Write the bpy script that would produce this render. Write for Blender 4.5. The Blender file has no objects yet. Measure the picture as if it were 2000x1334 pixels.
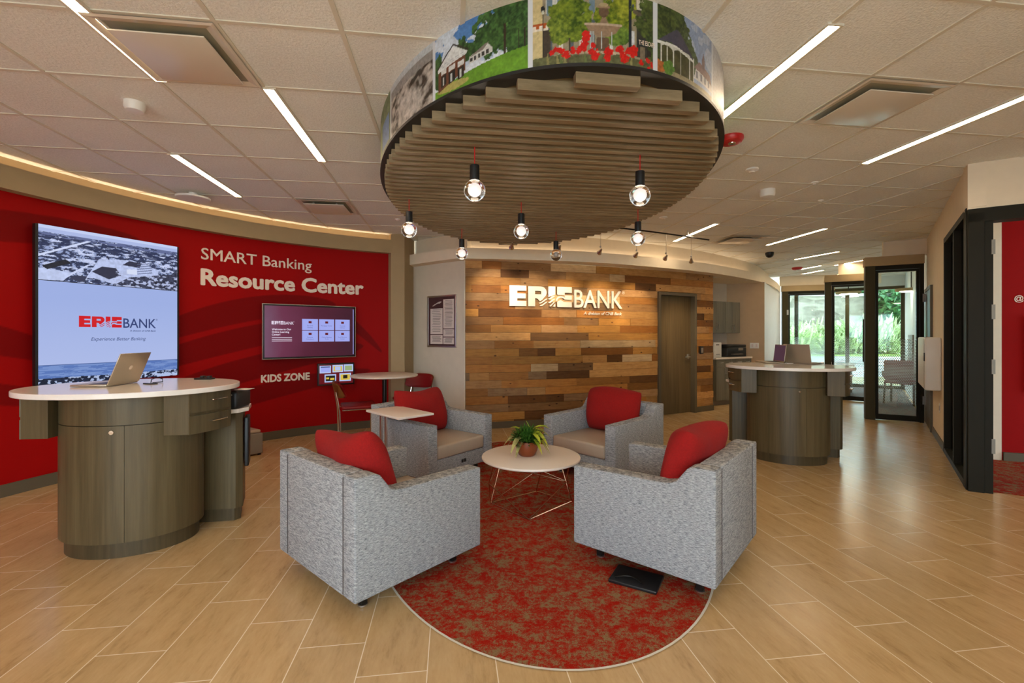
import bpy, bmesh, math, random
import numpy as np
from mathutils import Vector, Matrix
random.seed(7); rng = np.random.RandomState(5)
PI = math.pi
SC = bpy.context.scene
COL = SC.collection
# ------------------------------------------------------------------ camera
F, CX, HY, H = 895.0, 1000.0, 654.0, 1.42
HC = 2.975
cam = bpy.data.cameras.new('camera'); cam.sensor_width = 36; cam.lens = F*36/2000
cam.shift_y = -(667-HY)/2000; cam.clip_start = 0.05; cam.clip_end = 300
co = bpy.data.objects.new('camera', cam); COL.objects.link(co)
co.location = (0, 0, H); co.rotation_euler = (PI/2, 0, 0); SC.camera = co
# ------------------------------------------------------------------ world, sun, exposure
wd = bpy.data.worlds.new('sky'); SC.world = wd; wd.use_nodes = True
wn = wd.node_tree.nodes; bg = wn['Background']
sky = wn.new('ShaderNodeTexSky'); sky.sky_type = 'HOSEK_WILKIE'; sky.sun_direction = (0.3, -0.5, 0.8); sky.turbidity = 6
mixw = wn.new('ShaderNodeMix'); mixw.data_type = 'RGBA'; mixw.inputs['Factor'].default_value = 0.75
wd.node_tree.links.new(sky.outputs[0], mixw.inputs[6]); mixw.inputs[7].default_value = (0.74, 0.90, 1.0, 1)
wd.node_tree.links.new(mixw.outputs[2], bg.inputs[0]); bg.inputs[1].default_value = 10.0
sd = bpy.data.lights.new('sun', 'SUN'); sd.energy = 4.0; sd.angle = 0.2; sd.color = (1, .96, .88)
so = bpy.data.objects.new('sun', sd); COL.objects.link(so); so.rotation_euler = (math.radians(40), math.radians(-25), 0)
SC.view_settings.view_transform = 'Standard'; SC.view_settings.look = 'None'
SC.cycles.diffuse_bounces = 8; SC.cycles.max_bounces = 14
SC.view_settings.exposure = 0.04; SC.view_settings.gamma = 1.0; SC.view_settings.use_curve_mapping = False
LAMP = 38.0          # linear ceiling lights
COVE = 16.0
SPOT = 95.0
SCREEN = 0.95
# ------------------------------------------------------------------ helpers: colour and materials
def lin(c):
    return tuple((x/12.92 if x <= .04045 else ((x+.055)/1.055)**2.4) for x in (v/255 for v in c))
class NT:
    def __init__(s, m): s.t = m.node_tree; s.n = s.t.nodes; s.l = s.t.links
    def new(s, k, **kw):
        n = s.n.new(k)
        for a, b in kw.items(): setattr(n, a, b)
        return n
    def put(s, sock, v):
        if hasattr(v, 'is_output') or isinstance(v, bpy.types.NodeSocket): s.l.new(v, sock)
        else: sock.default_value = v
    def math(s, op, a, b=0.0, c=None):
        n = s.new('ShaderNodeMath', operation=op); s.put(n.inputs[0], a); s.put(n.inputs[1], b)
        if c is not None: s.put(n.inputs[2], c)
        return n.outputs[0]
    def noise(s, vec, scale, detail=3, rough=.55):
        n = s.new('ShaderNodeTexNoise'); s.put(n.inputs['Vector'], vec); n.inputs['Scale'].default_value = scale
        n.inputs['Detail'].default_value = detail; n.inputs['Roughness'].default_value = rough; return n.outputs['Fac']
    def mapping(s, vec, scale=(1,1,1), rot=(0,0,0), loc=(0,0,0)):
        n = s.new('ShaderNodeMapping'); s.put(n.inputs['Vector'], vec); n.inputs['Scale'].default_value = scale
        n.inputs['Rotation'].default_value = rot; n.inputs['Location'].default_value = loc; return n.outputs[0]
    def coord(s, k='Object'): return s.new('ShaderNodeTexCoord').outputs[k]
    def ramp(s, fac, stops, interp='LINEAR'):
        n = s.new('ShaderNodeValToRGB'); s.put(n.inputs[0], fac); cr = n.color_ramp; cr.interpolation = interp
        while len(cr.elements) > 1: cr.elements.remove(cr.elements[-1])
        cr.elements[0].position = stops[0][0]; cr.elements[0].color = (*stops[0][1], 1)
        for p, c in stops[1:]:
            e = cr.elements.new(p); e.color = (*c, 1)
        return n.outputs[0]
    def mix(s, fac, a, b, mode='MIX'):
        n = s.new('ShaderNodeMix', data_type='RGBA', blend_type=mode); s.put(n.inputs['Factor'], fac)
        for i, v in ((6, a), (7, b)): s.put(n.inputs[i], (*v, 1) if isinstance(v, tuple) and len(v) == 3 else v)
        return n.outputs[2]
    def bump(s, h, strength=.3, dist=.01):
        n = s.new('ShaderNodeBump'); s.put(n.inputs['Height'], h); n.inputs['Strength'].default_value = strength
        n.inputs['Distance'].default_value = dist; return n.outputs[0]
def mat(name, base=(.5,.5,.5), rough=.5, metal=0., spec=.5, emit=None, es=0., coat=0.):
    m = bpy.data.materials.new(name); m.use_nodes = True; b = m.node_tree.nodes['Principled BSDF']
    b.inputs['Base Color'].default_value = (*base, 1); b.inputs['Roughness'].default_value = rough
    b.inputs['Metallic'].default_value = metal; b.inputs['Specular IOR Level'].default_value = spec
    b.inputs['Coat Weight'].default_value = coat
    if emit: b.inputs['Emission Color'].default_value = (*emit, 1); b.inputs['Emission Strength'].default_value = es
    return m
def bsdf(m): return m.node_tree.nodes['Principled BSDF']
def paint(name, rgb, rough=.75, var=.06, scale=9, bump=.08, spec=.4):
    """painted or plastic surface with slight procedural unevenness"""
    m = mat(name, lin(rgb), rough, spec=spec); t = NT(m); c = t.coord('Object')
    n = t.noise(c, scale, 3); f = t.math('MULTIPLY_ADD', n, var*2, 1-var)
    v = t.new('ShaderNodeVectorMath', operation='SCALE'); v.inputs[0].default_value = lin(rgb); t.put(v.inputs['Scale'], f)
    t.l.new(v.outputs[0], bsdf(m).inputs['Base Color'])
    if bump: t.l.new(t.bump(t.noise(c, 260, 2), bump, .002), bsdf(m).inputs['Normal'])
    return m
M = {}
M['cream'] = paint('cream_paint', (232, 219, 196), .8, spec=.2)
M['red_paint'] = paint('red_paint', (146, 4, 3), .7, spec=.12)
M['beige'] = paint('beige_paint', (196, 168, 134), .8)
M['white_wall'] = paint('warm_white_paint', (214, 203, 185), .8)
M['blue_white'] = paint('cool_white_paint', (222, 226, 226), .6)
M['tan'] = paint('tan_paint', (168, 147, 112), .8, spec=.2)
M['taupe_trim'] = paint('taupe_vinyl', (92, 82, 64), .5)
M['black_frame'] = paint('black_aluminium', (38, 36, 28), .5, bump=.02, spec=.12)
M['olive_frame'] = paint('dark_bronze_aluminium', (64, 58, 36), .5, bump=.02, spec=.15)
M['black'] = mat('black_plastic', (.008,.008,.009), .45)
M['dark_metal'] = mat('dark_metal', (.02,.018,.016), .35, .6)
M['chrome'] = mat('chrome', (.75,.72,.68), .12, 1.0)
M['hinge_grey'] = mat('hinge_metal', lin((140, 138, 130)), .5, .3, .2)
M['nickel'] = mat('brushed_nickel', (.62,.6,.57), .3, 1.0)
M['alu'] = mat('laptop_aluminium', lin((188,178,160)), .38, .75)
M['quartz'] = paint('white_quartz', (232, 224, 214), .12, .03, 40, 0)
M['laminate'] = paint('white_laminate', (228, 214, 200), .35, .02, 10, 0)
M['white_plastic'] = paint('white_plastic', (230, 228, 222), .4, .02, 10, 0)
M['red_pillow'] = paint('red_woven_cloth', (146, 13, 8), .95, .28, 90, .9)
M['red_vinyl'] = paint('red_vinyl', (132, 8, 10), .5, .04, 20, .05)
M['red_plastic'] = mat('red_plastic', lin((190, 30, 34)), .35)
M['red_cord'] = mat('red_cord', lin((190, 20, 20)), .7)
M['taupe_vinyl'] = paint('taupe_leatherette', (176, 158, 138), .42, .05, 14, .12)
M['grey_box'] = paint('grey_laminate', (138, 128, 116), .6)
M['brown_shell'] = paint('brown_moulded_plywood', (120, 74, 32), .4)
M['terracotta'] = paint('glazed_terracotta', (122, 58, 28), .25, .12, 30, 0)
M['soil'] = paint('dark_soil', (50, 36, 24), .95)
M['concrete'] = paint('pale_concrete', (186, 182, 174), .9, .08, 1.2)
M['lawn'] = paint('grass_ground', (150, 178, 84), .95, .25, 3)
M['roof_shingle'] = paint('tan_roof', (150, 128, 114), .9, .12, 3)
M['siding'] = paint('pale_siding', (176, 172, 168), .8)
M['lettering'] = paint('cream_vinyl_lettering', (238, 222, 205), .6, .01, 5, 0)
M['sign_metal'] = mat('satin_sign_metal', lin((236, 226, 216)), .35, .25)
M['ink'] = mat('grey_ink', lin((92, 84, 84)), .8)
M['navy'] = mat('navy_ink', lin((40, 56, 104)), .6)
M['paper'] = paint('printed_paper', (218, 206, 200), .8, .02, 10, 0)
M['maroon'] = paint('maroon_card', (78, 46, 48), .7, .04, 10, 0)
def emis(name, rgb, s, base=(.02,.02,.02)):
    return mat(name, base, .35, emit=lin(rgb), es=s, spec=.12)
M['lamp'] = mat('linear_diffuser', (.9,.9,.9), .5, emit=(1, .765, .50), es=LAMP)
M['cove'] = mat('cove_strip', (.9,.9,.9), .5, emit=(1, .74, .48), es=COVE)
M['cove_dim'] = mat('dim_cove_strip', (.9,.9,.9), .5, emit=(1, .76, .52), es=COVE*.3)
M['bulb'] = mat('frosted_bulb', (.6,.6,.6), .5, emit=(1, .85, .79), es=.85)
M['bulb_off'] = mat('unlit_bulb', (.5,.46,.42), .5)
M['downlight'] = mat('downlight_lens', (.9,.9,.9), .5, emit=(1, .88, .70), es=45)
M['spot_lens'] = mat('spot_lens', (.9,.9,.9), .5, emit=(1, .8, .55), es=10)
M['scr_white'] = emis('screen_white', (176, 194, 236), SCREEN)
M['scr_tile'] = emis('screen_tile', (158, 168, 238), SCREEN)
M['scr_red'] = emis('screen_red', (206, 14, 28), SCREEN)
M['scr_navy'] = emis('screen_navy', (48, 64, 116), SCREEN)
M['scr_text'] = emis('screen_text', (226, 214, 232), SCREEN)
M['scr_ink'] = emis('screen_ink', (88, 90, 150), SCREEN)
M['scr_dark'] = emis('screen_dark', (46, 16, 40), SCREEN)
M['scr_yellow'] = emis('screen_yellow', (214, 186, 70), SCREEN)
M['scr_green'] = emis('screen_green', (150, 170, 120), SCREEN)
M['scr_black'] = emis('screen_black', (24, 22, 14), SCREEN)
M['scr_maroon'] = emis('screen_maroon', (96, 8, 20), SCREEN)

def attr_mat(name, emission=0., rough=.5, coat=0., spec=.3):
    m = mat(name, (.5,.5,.5), rough, coat=coat, spec=spec); t = NT(m); a = t.new('ShaderNodeVertexColor', layer_name='Col')
    if emission:
        bsdf(m).inputs['Base Color'].default_value = (.01,.01,.01,1); t.l.new(a.outputs[0], bsdf(m).inputs['Emission Color']); bsdf(m).inputs['Emission Strength'].default_value = emission
    else: t.l.new(a.outputs[0], bsdf(m).inputs['Base Color'])
    return m
M['picture_screen'] = attr_mat('picture_screen', SCREEN, .35, spec=.1)
M['mural'] = attr_mat('printed_mural', 0, .45)
M['red_wall'] = attr_mat('printed_red_wall', 0, .6, spec=.14)

def m_floor():
    m = mat('porcelain_plank_tile', (.5,.4,.3), .3, spec=.45); t = NT(m); c = t.coord('Object')
    r = t.mapping(c, rot=(0, 0, -math.radians(7.56))); sp = t.new('ShaderNodeSeparateXYZ'); t.put(sp.inputs[0], r)
    u, v = sp.outputs[0], sp.outputs[1]; W, L = .292, .584
    us = t.math('DIVIDE', t.math('ADD', u, .10), W); k = t.math('FLOOR', us); fu = t.math('FRACT', us)
    vs = t.math('ADD', t.math('DIVIDE', v, L), t.math('MULTIPLY', k, .37)); j = t.math('FLOOR', vs); fv = t.math('FRACT', vs)
    du = t.math('MULTIPLY', t.math('SUBTRACT', .5, t.math('ABSOLUTE', t.math('SUBTRACT', fu, .5))), W)
    dv = t.math('MULTIPLY', t.math('SUBTRACT', .5, t.math('ABSOLUTE', t.math('SUBTRACT', fv, .5))), L)
    g = t.math('LESS_THAN', t.math('MINIMUM', du, dv), .0022)
    cb = t.new('ShaderNodeCombineXYZ'); t.put(cb.inputs[0], k); t.put(cb.inputs[1], j)
    wn_ = t.new('ShaderNodeTexWhiteNoise', noise_dimensions='2D'); t.put(wn_.inputs['Vector'], cb.outputs[0])
    off = t.new('ShaderNodeVectorMath', operation='SCALE'); t.put(off.inputs[0], wn_.outputs['Color']); off.inputs['Scale'].default_value = 7
    ad = t.new('ShaderNodeVectorMath', operation='ADD'); t.put(ad.inputs[0], r); t.put(ad.inputs[1], off.outputs[0])
    n1 = t.noise(t.mapping(ad.outputs[0], (9, 2.0, 1)), 1.6, 5, .6); n2 = t.noise(t.mapping(ad.outputs[0], (40, 9, 1)), 2, 4, .65)
    base = t.ramp(t.math('ADD', t.math('MULTIPLY', n1, .65), t.math('MULTIPLY', n2, .35)), [(.25, lin((158, 124, 80))), (.45, lin((188, 155, 109))), (.6, lin((196, 164, 118))), (.8, lin((205, 176, 133)))])
    tone = t.math('MULTIPLY_ADD', wn_.outputs['Value'], .10, .94)
    tv = t.new('ShaderNodeVectorMath', operation='SCALE'); t.put(tv.inputs[0], base); t.put(tv.inputs['Scale'], tone)
    t.l.new(t.mix(g, tv.outputs[0], lin((232, 216, 190))), bsdf(m).inputs['Base Color'])
    t.l.new(t.math('MULTIPLY_ADD', n2, .12, .17), bsdf(m).inputs['Roughness'])
    t.l.new(t.bump(t.math('SUBTRACT', t.math('MULTIPLY', n2, .15), g), .25, .002), bsdf(m).inputs['Normal'])
    return m
M['floor'] = m_floor()
def m_carpet(name, red, taupe, th=.5):
    m = mat(name, red, 1.0, spec=.1); t = NT(m); c = t.coord('Object')
    a = t.noise(c, 11, 5, .75); b = t.noise(c, 48, 4, .9); d = t.noise(c, 260, 2, .7)
    s = t.math('ADD', t.math('ADD', t.math('MULTIPLY', a, .42), t.math('MULTIPLY', b, .40)), t.math('MULTIPLY', d, .18))
    base = t.ramp(s, [(0, tuple(x*.7 for x in red)), (th-.06, red), (th+.0, tuple(x*.55+y*.35 for x, y in zip(red, taupe))), (th+.03, taupe), (1, tuple(x*1.15 for x in taupe))])
    sp = t.math('MULTIPLY_ADD', d, 1.3, .35)
    v = t.new('ShaderNodeVectorMath', operation='SCALE'); t.put(v.inputs[0], base); t.put(v.inputs['Scale'], sp)
    t.l.new(v.outputs[0], bsdf(m).inputs['Base Color']); t.l.new(t.bump(d, .8, .004), bsdf(m).inputs['Normal'])
    return m
M['carpet'] = m_carpet('red_and_taupe_carpet', lin((158, 24, 9)), lin((134, 110, 76)), .515)
M['office_carpet'] = m_carpet('grey_and_red_carpet', lin((150, 40, 44)), lin((120, 122, 124)), .44)
def m_fabric():
    m = mat('heather_grey_upholstery', (.5,.5,.5), .95, spec=.15); t = NT(m); c = t.coord('Object')
    n = t.noise(t.mapping(c, (34, 34, 300)), 1, 4, .7); n2 = t.noise(t.mapping(c, (90, 90, 560)), 1, 3, .7)
    s = t.math('ADD', t.math('MULTIPLY', n, .6), t.math('MULTIPLY', n2, .4))
    t.l.new(t.ramp(s, [(.30, lin((60, 62, 65))), (.43, lin((114, 117, 120))), (.51, lin((154, 155, 156))), (.64, lin((194, 194, 193)))]), bsdf(m).inputs['Base Color'])
    t.l.new(t.bump(s, .5, .003), bsdf(m).inputs['Normal']); return m
M['fabric'] = m_fabric()
def m_wood(name, c0, c1, c2, scale=(38, 38, 1.3), rough=.38, uv=False):
    m = mat(name, c1, rough, spec=.26); t = NT(m); c = t.mapping(t.coord('Object'), scale)
    n = t.noise(c, 1, 6, .65); n2 = t.noise(t.mapping(t.coord('Object'), tuple(x*.22 for x in scale)), 1, 3, .5)
    s = t.math('ADD', t.math('MULTIPLY', n, .6), t.math('MULTIPLY', n2, .4))
    t.l.new(t.ramp(s, [(.3, c0), (.5, c1), (.72, c2)]), bsdf(m).inputs['Base Color'])
    t.l.new(t.bump(n, .12, .002), bsdf(m).inputs['Normal']); return m
M['pod_wood'] = m_wood('olive_brown_veneer', lin((70, 59, 38)), lin((90, 77, 52)), lin((106, 92, 65)))
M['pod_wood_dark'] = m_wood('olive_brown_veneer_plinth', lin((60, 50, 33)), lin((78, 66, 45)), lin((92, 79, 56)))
M['cab_wood'] = m_wood('grey_veneer', lin((96, 92, 80)), lin((116, 112, 98)), lin((132, 128, 114)))
M['door_wood'] = m_wood('brown_door_veneer', lin((78, 63, 42)), lin((98, 81, 55)), lin((114, 95, 67)))
M['slat_wood'] = m_wood('weathered_slat_wood', lin((104, 88, 62)), lin((130, 112, 84)), lin((158, 139, 108)), (2.0, 40, 40), .5)
def m_reclaimed():
    m = mat('reclaimed_planks', (.4,.25,.12), .6, spec=.25); t = NT(m)
    a = t.new('ShaderNodeVertexColor', layer_name='Col'); uv = t.coord('UV')
    n = t.noise(t.mapping(uv, (2.2, 46, 1)), 1.5, 6, .7); n2 = t.noise(t.mapping(uv, (7, 13, 1)), 1.3, 4, .6)
    k = t.new('ShaderNodeTexVoronoi'); t.put(k.inputs['Vector'], t.mapping(uv, (4.4, 8.5, 1))); k.inputs['Scale'].default_value = 1.0
    knot = t.ramp(k.outputs['Distance'], [(0, (.12,.08,.05)), (.07, (.25,.18,.12)), (.11, (1,1,1)), (1, (1,1,1))])
    g = t.ramp(t.math('ADD', t.math('MULTIPLY', n, .65), t.math('MULTIPLY', n2, .35)), [(.26, (.34,.28,.22)), (.42, (.78,.72,.66)), (.55, (1,1,1)), (.75, (1.25,1.2,1.12))])
    t.l.new(t.mix(1., t.mix(1., a.outputs[0], g, 'MULTIPLY'), knot, 'MULTIPLY'), bsdf(m).inputs['Base Color'])
    t.l.new(t.bump(n, .35, .004), bsdf(m).inputs['Normal']); return m
M['reclaimed'] = m_reclaimed()
def m_ceiling():
    m = mat('acoustic_ceiling_tile', lin((226, 220, 206)), .95, spec=.1); t = NT(m); c = t.coord('Object')
    n = t.noise(c, 75, 3, .6); n2 = t.noise(c, 1.3, 2)
    t.l.new(t.ramp(t.math('ADD', t.math('MULTIPLY', n, .7), t.math('MULTIPLY', n2, .3)), [(.3, lin((218, 219, 214))), (.6, lin((238, 239, 235)))]), bsdf(m).inputs['Base Color'])
    t.l.new(t.bump(n, .6, .008), bsdf(m).inputs['Normal']); return m
M['ceiling'] = m_ceiling()
M['tee'] = paint('ceiling_tee_enamel', (214, 208, 192), .5, .01, 5, 0)
M['diffuser'] = paint('air_diffuser_enamel', (214, 204, 188), .25, .01, 5, 0)
M['duct'] = paint('duct_interior', (150, 146, 126), .5)
def m_glass(name, tint=(.93,.97,.96), refl=.10):
    m = bpy.data.materials.new(name); m.use_nodes = True; t = NT(m); t.n.remove(t.n['Principled BSDF'])
    tr = t.new('ShaderNodeBsdfTransparent'); tr.inputs[0].default_value = (*tint, 1); gl = t.new('ShaderNodeBsdfGlossy'); gl.inputs['Roughness'].default_value = .03
    lw = t.new('ShaderNodeLayerWeight'); lw.inputs[0].default_value = .35
    mx = t.new('ShaderNodeMixShader'); t.put(mx.inputs[0], t.math('ADD', t.math('MULTIPLY', lw.outputs['Fresnel'], .6), refl*.3)); t.l.new(tr.outputs[0], mx.inputs[1]); t.l.new(gl.outputs[0], mx.inputs[2])
    t.l.new(mx.outputs[0], t.n['Material Output'].inputs[0]); return m, mx
M['glass'] = m_glass('view_dimming_pane_glass', (.78,.84,.84))[0]  # tint added to hold down the overbright view outside
M['dark_glass'] = m_glass('dark_interior_glass', (.25,.26,.24), .3)[0]
M['globe'] = mat('solid_clear_glass', (1,1,1), .0, spec=.5); bsdf(M['globe']).inputs['Transmission Weight'].default_value = 1.0; bsdf(M['globe']).inputs['IOR'].default_value = 1.47
def m_film():
    m, mx = m_glass('glass_with_dotted_film', (.90,.97,.96)); t = NT(m)
    sp = t.new('ShaderNodeSeparateXYZ'); t.put(sp.inputs[0], t.coord('Object')); x, z = sp.outputs[0], sp.outputs[2]
    p = .028; zz = t.math('DIVIDE', z, p*.866); k = t.math('FLOOR', zz); fz = t.math('SUBTRACT', t.math('FRACT', zz), .5)
    xx = t.math('ADD', t.math('DIVIDE', x, p), t.math('MULTIPLY', k, .5)); fx = t.math('SUBTRACT', t.math('FRACT', xx), .5)
    d = t.math('SQRT', t.math('ADD', t.math('MULTIPLY', fx, fx), t.math('MULTIPLY', fz, fz)))
    c = t.math('ABSOLUTE', t.math('SUBTRACT', z, .82)); rad = t.math('SUBTRACT', .50, t.math('MULTIPLY', c, .52))
    on = t.math('MULTIPLY', t.math('LESS_THAN', d, rad), t.math('LESS_THAN', c, .54))
    df = t.new('ShaderNodeBsdfDiffuse'); df.inputs[0].default_value = (.75,.82,.85,1); tl = t.new('ShaderNodeBsdfTranslucent'); tl.inputs[0].default_value = (.75,.85,.9,1)
    m1 = t.new('ShaderNodeMixShader'); m1.inputs[0].default_value = .6; t.l.new(df.outputs[0], m1.inputs[1]); t.l.new(tl.outputs[0], m1.inputs[2])
    m2 = t.new('ShaderNodeMixShader'); t.put(m2.inputs[0], t.math('MULTIPLY', on, .72)); t.l.new(mx.outputs[0], m2.inputs[1]); t.l.new(m1.outputs[0], m2.inputs[2])
    t.l.new(m2.outputs[0], t.n['Material Output'].inputs[0]); return m
M['film'] = m_film()
def m_leaf(name, a, b):
    m = mat(name, a, .5, spec=.3); t = NT(m); n = t.noise(t.coord('Object'), 14, 3)
    t.l.new(t.ramp(n, [(.35, a), (.65, b)]), bsdf(m).inputs['Base Color']); return m
M['fern'] = m_leaf('dark_green_leaf', lin((40, 78, 22)), lin((72, 116, 34)))
M['lime'] = m_leaf('yellow_green_leaf', lin((128, 148, 34)), lin((196, 190, 60)))
M['varieg'] = m_leaf('variegated_leaf', lin((70, 66, 30)), lin((188, 178, 110)))
M['shrub'] = m_leaf('ornamental_grass', lin((158, 176, 112)), lin((218, 222, 182)))
M['tree'] = m_leaf('tree_foliage', lin((58, 100, 60)), lin((110, 156, 102)))
M['bark'] = paint('bark', (96, 84, 70), .9)
def m_stone():
    m = mat('stacked_stone', (.5,.45,.4), .9); t = NT(m); c = t.mapping(t.coord('Object'), (.8, .8, 2.6))
    v = t.new('ShaderNodeTexVoronoi'); t.put(v.inputs['Vector'], c); v.inputs['Scale'].default_value = 1
    sg_ = t.new('ShaderNodeSeparateColor'); t.l.new(v.outputs['Color'], sg_.inputs[0])
    t.l.new(t.mix(.5, t.ramp(t.noise(c, 2, 4), [(.3, lin((112, 98, 86))), (.7, lin((168, 152, 136)))]), t.ramp(sg_.outputs[0], [(0, lin((90, 78, 68))), (1, lin((190, 174, 158)))])), bsdf(m).inputs['Base Color']); return m
M['stone'] = m_stone()

# ------------------------------------------------------------------ helpers: geometry
class MB:
    def __init__(s): s.v = []; s.f = []; s.uv = None; s.col = None
    def add(s, vs, fs):
        o = len(s.v); s.v += [tuple(p) for p in vs]; s.f += [tuple(i+o for i in f) for f in fs]; return s
    def box(s, x0, x1, y0, y1, z0, z1):
        return s.add([(x0,y0,z0),(x1,y0,z0),(x1,y1,z0),(x0,y1,z0),(x0,y0,z1),(x1,y0,z1),(x1,y1,z1),(x0,y1,z1)],
                     [(0,3,2,1),(4,5,6,7),(0,1,5,4),(1,2,6,5),(2,3,7,6),(3,0,4,7)])
    def prism(s, pts, z0, z1):
        a = sum(p[0]*q[1]-q[0]*p[1] for p, q in zip(pts, pts[1:]+pts[:1]))
        if a < 0: pts = pts[::-1]
        n = len(pts)
        return s.add([(x,y,z0) for x, y in pts]+[(x,y,z1) for x, y in pts], [tuple(range(n))[::-1], tuple(range(n, 2*n))]+[(i,(i+1)%n,n+(i+1)%n,n+i) for i in range(n)])
    def bar(s, p, q, w, z0, z1):
        """upright rectangular bar between two plan points, w wide"""
        d = Vector((q[0]-p[0], q[1]-p[1])); d.normalize(); n = Vector((-d.y, d.x))*w/2
        return s.prism([(p[0]-n.x,p[1]-n.y),(q[0]-n.x,q[1]-n.y),(q[0]+n.x,q[1]+n.y),(p[0]+n.x,p[1]+n.y)], z0, z1)
    def tube(s, path, r, n=8, closed=False, cap=True):
        P = [Vector(p) for p in path]; m = len(P); rings = []; up = Vector((0,0,1))
        rr = r if isinstance(r, (list, tuple)) else [r]*m; prev = None
        for i, p in enumerate(P):
            a = P[(i-1) % m] if (i > 0 or closed) else p; b = P[(i+1) % m] if (i < m-1 or closed) else p
            d = (b-a).normalized() if (b-a).length > 1e-9 else Vector((0,0,1))
            if prev is None: x = d.cross(up); x = d.cross(Vector((1,0,0))) if x.length < .05 else x
            else: x = prev - d*prev.dot(d)
            x.normalize(); prev = x; y = d.cross(x)
            rings.append([p+(x*math.cos(2*PI*k/n)+y*math.sin(2*PI*k/n))*rr[i] for k in range(n)])
        vs = [q for R_ in rings for q in R_]; fs = []
        for i in range(m if closed else m-1):
            j = (i+1) % m
            for k in range(n): fs.append((i*n+k, i*n+(k+1)%n, j*n+(k+1)%n, j*n+k))
        if cap and not closed: fs += [tuple(range(n))[::-1], tuple(range((m-1)*n, m*n))]
        return s.add(vs, fs)
    def lathe(s, prof, n=24, c=(0,0,0), sx=1., sy=1.):
        vs = []; fs = []; m = len(prof)
        for r, z in prof:
            for k in range(n): vs.append((c[0]+sx*r*math.cos(2*PI*k/n), c[1]+sy*r*math.sin(2*PI*k/n), c[2]+z))
        for i in range(m-1):
            for k in range(n): fs.append((i*n+k, i*n+(k+1)%n, (i+1)*n+(k+1)%n, (i+1)*n+k))
        fs += [tuple(range(n))[::-1], tuple(range((m-1)*n, m*n))]
        return s.add(vs, fs)
    def ball(s, c, r, n=20, m=12, z=1.):
        return s.lathe([(max(r*math.sin(PI*i/m), 1e-5), -r*z*math.cos(PI*i/m)) for i in range(m+1)], n, c)
    def sheet(s, fn, us, vs_):
        n = len(vs_); vs = [fn(u, v) for u in us for v in vs_]
        return s.add(vs, [(i*n+j, (i+1)*n+j, (i+1)*n+j+1, i*n+j+1) for i in range(len(us)-1) for j in range(n-1)])
    def rbox(s, x0, x1, y0, y1, z0, z1, b):
        """box with bevelled edges"""
        bm = bmesh.new(); bmesh.ops.create_cube(bm, size=1)
        for v in bm.verts: v.co = ((x0+x1)/2+v.co.x*(x1-x0), (y0+y1)/2+v.co.y*(y1-y0), (z0+z1)/2+v.co.z*(z1-z0))
        bmesh.ops.bevel(bm, geom=bm.edges[:], offset=b, segments=3, affect='EDGES', profile=.5)
        bm.verts.index_update(); s.add([v.co[:] for v in bm.verts], [[v.index for v in f.verts] for f in bm.faces]); bm.free(); return s
    def build(s, name, m, parent=None, smooth=False, bevel=0., seg=2):
        me = bpy.data.meshes.new(name); me.from_pydata(s.v, [], s.f); me.update()
        if s.uv is not None:
            l = me.uv_layers.new(name='uv')
            vi = np.empty(len(me.loops), np.int32); me.loops.foreach_get('vertex_index', vi); l.data.foreach_set('uv', np.asarray(s.uv, np.float32)[vi].ravel())
        if s.col is not None:
            a = me.color_attributes.new('Col', 'FLOAT_COLOR', 'POINT'); c = np.ones((len(s.v), 4), np.float32); c[:, :3] = s.col; a.data.foreach_set('color', c.ravel())
        o = bpy.data.objects.new(name, me); COL.objects.link(o)
        if m: me.materials.append(M[m] if isinstance(m, str) else m)
        if parent: o.parent = parent
        if smooth or bevel:
            me.polygons.foreach_set('use_smooth', [True]*len(me.polygons))
            bm = bmesh.new(); bm.from_mesh(me)
            for e in bm.edges:
                if len(e.link_faces) == 2 and e.calc_face_angle(0) > .6: e.smooth = False
            bm.to_mesh(me); bm.free()
        if bevel:
            b = o.modifiers.new('bevel', 'BEVEL'); b.width = bevel; b.segments = seg; b.limit_method = 'ANGLE'; b.harden_normals = True
        return o
def thing(name, label, cat, loc=(0,0,0), rz=0., group=None):
    o = bpy.data.objects.new(name, None); COL.objects.link(o); o.empty_display_size = .1
    o.location = loc; o.rotation_euler = (0, 0, rz); return tag(o, label, cat, group)
def tag(o, label, cat, group=None, kind=None):
    o['label'] = label; o['category'] = cat
    if group: o['group'] = group
    if kind: o['kind'] = kind
    return o
def struct(o): o['kind'] = 'structure'; return o
def dup(root, loc, rz, label, group=None):
    r = root.copy(); COL.objects.link(r); r.location = loc; r.rotation_euler = (0,0,rz); r['label'] = label
    if group: r['group'] = group
    for ch in list(root.children):
        c = ch.copy(); COL.objects.link(c); c.parent = r
        for g in list(ch.children):
            d = g.copy(); COL.objects.link(d); d.parent = c
    return r
def at(px, Y): return (px-CX)/F*Y
def zat(py, Y): return H-(py-HY)*Y/F
def ceil_pt(px, py): Y = (HC-H)*F/(HY-py); return at(px, Y), Y
_dg = bpy.context
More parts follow.
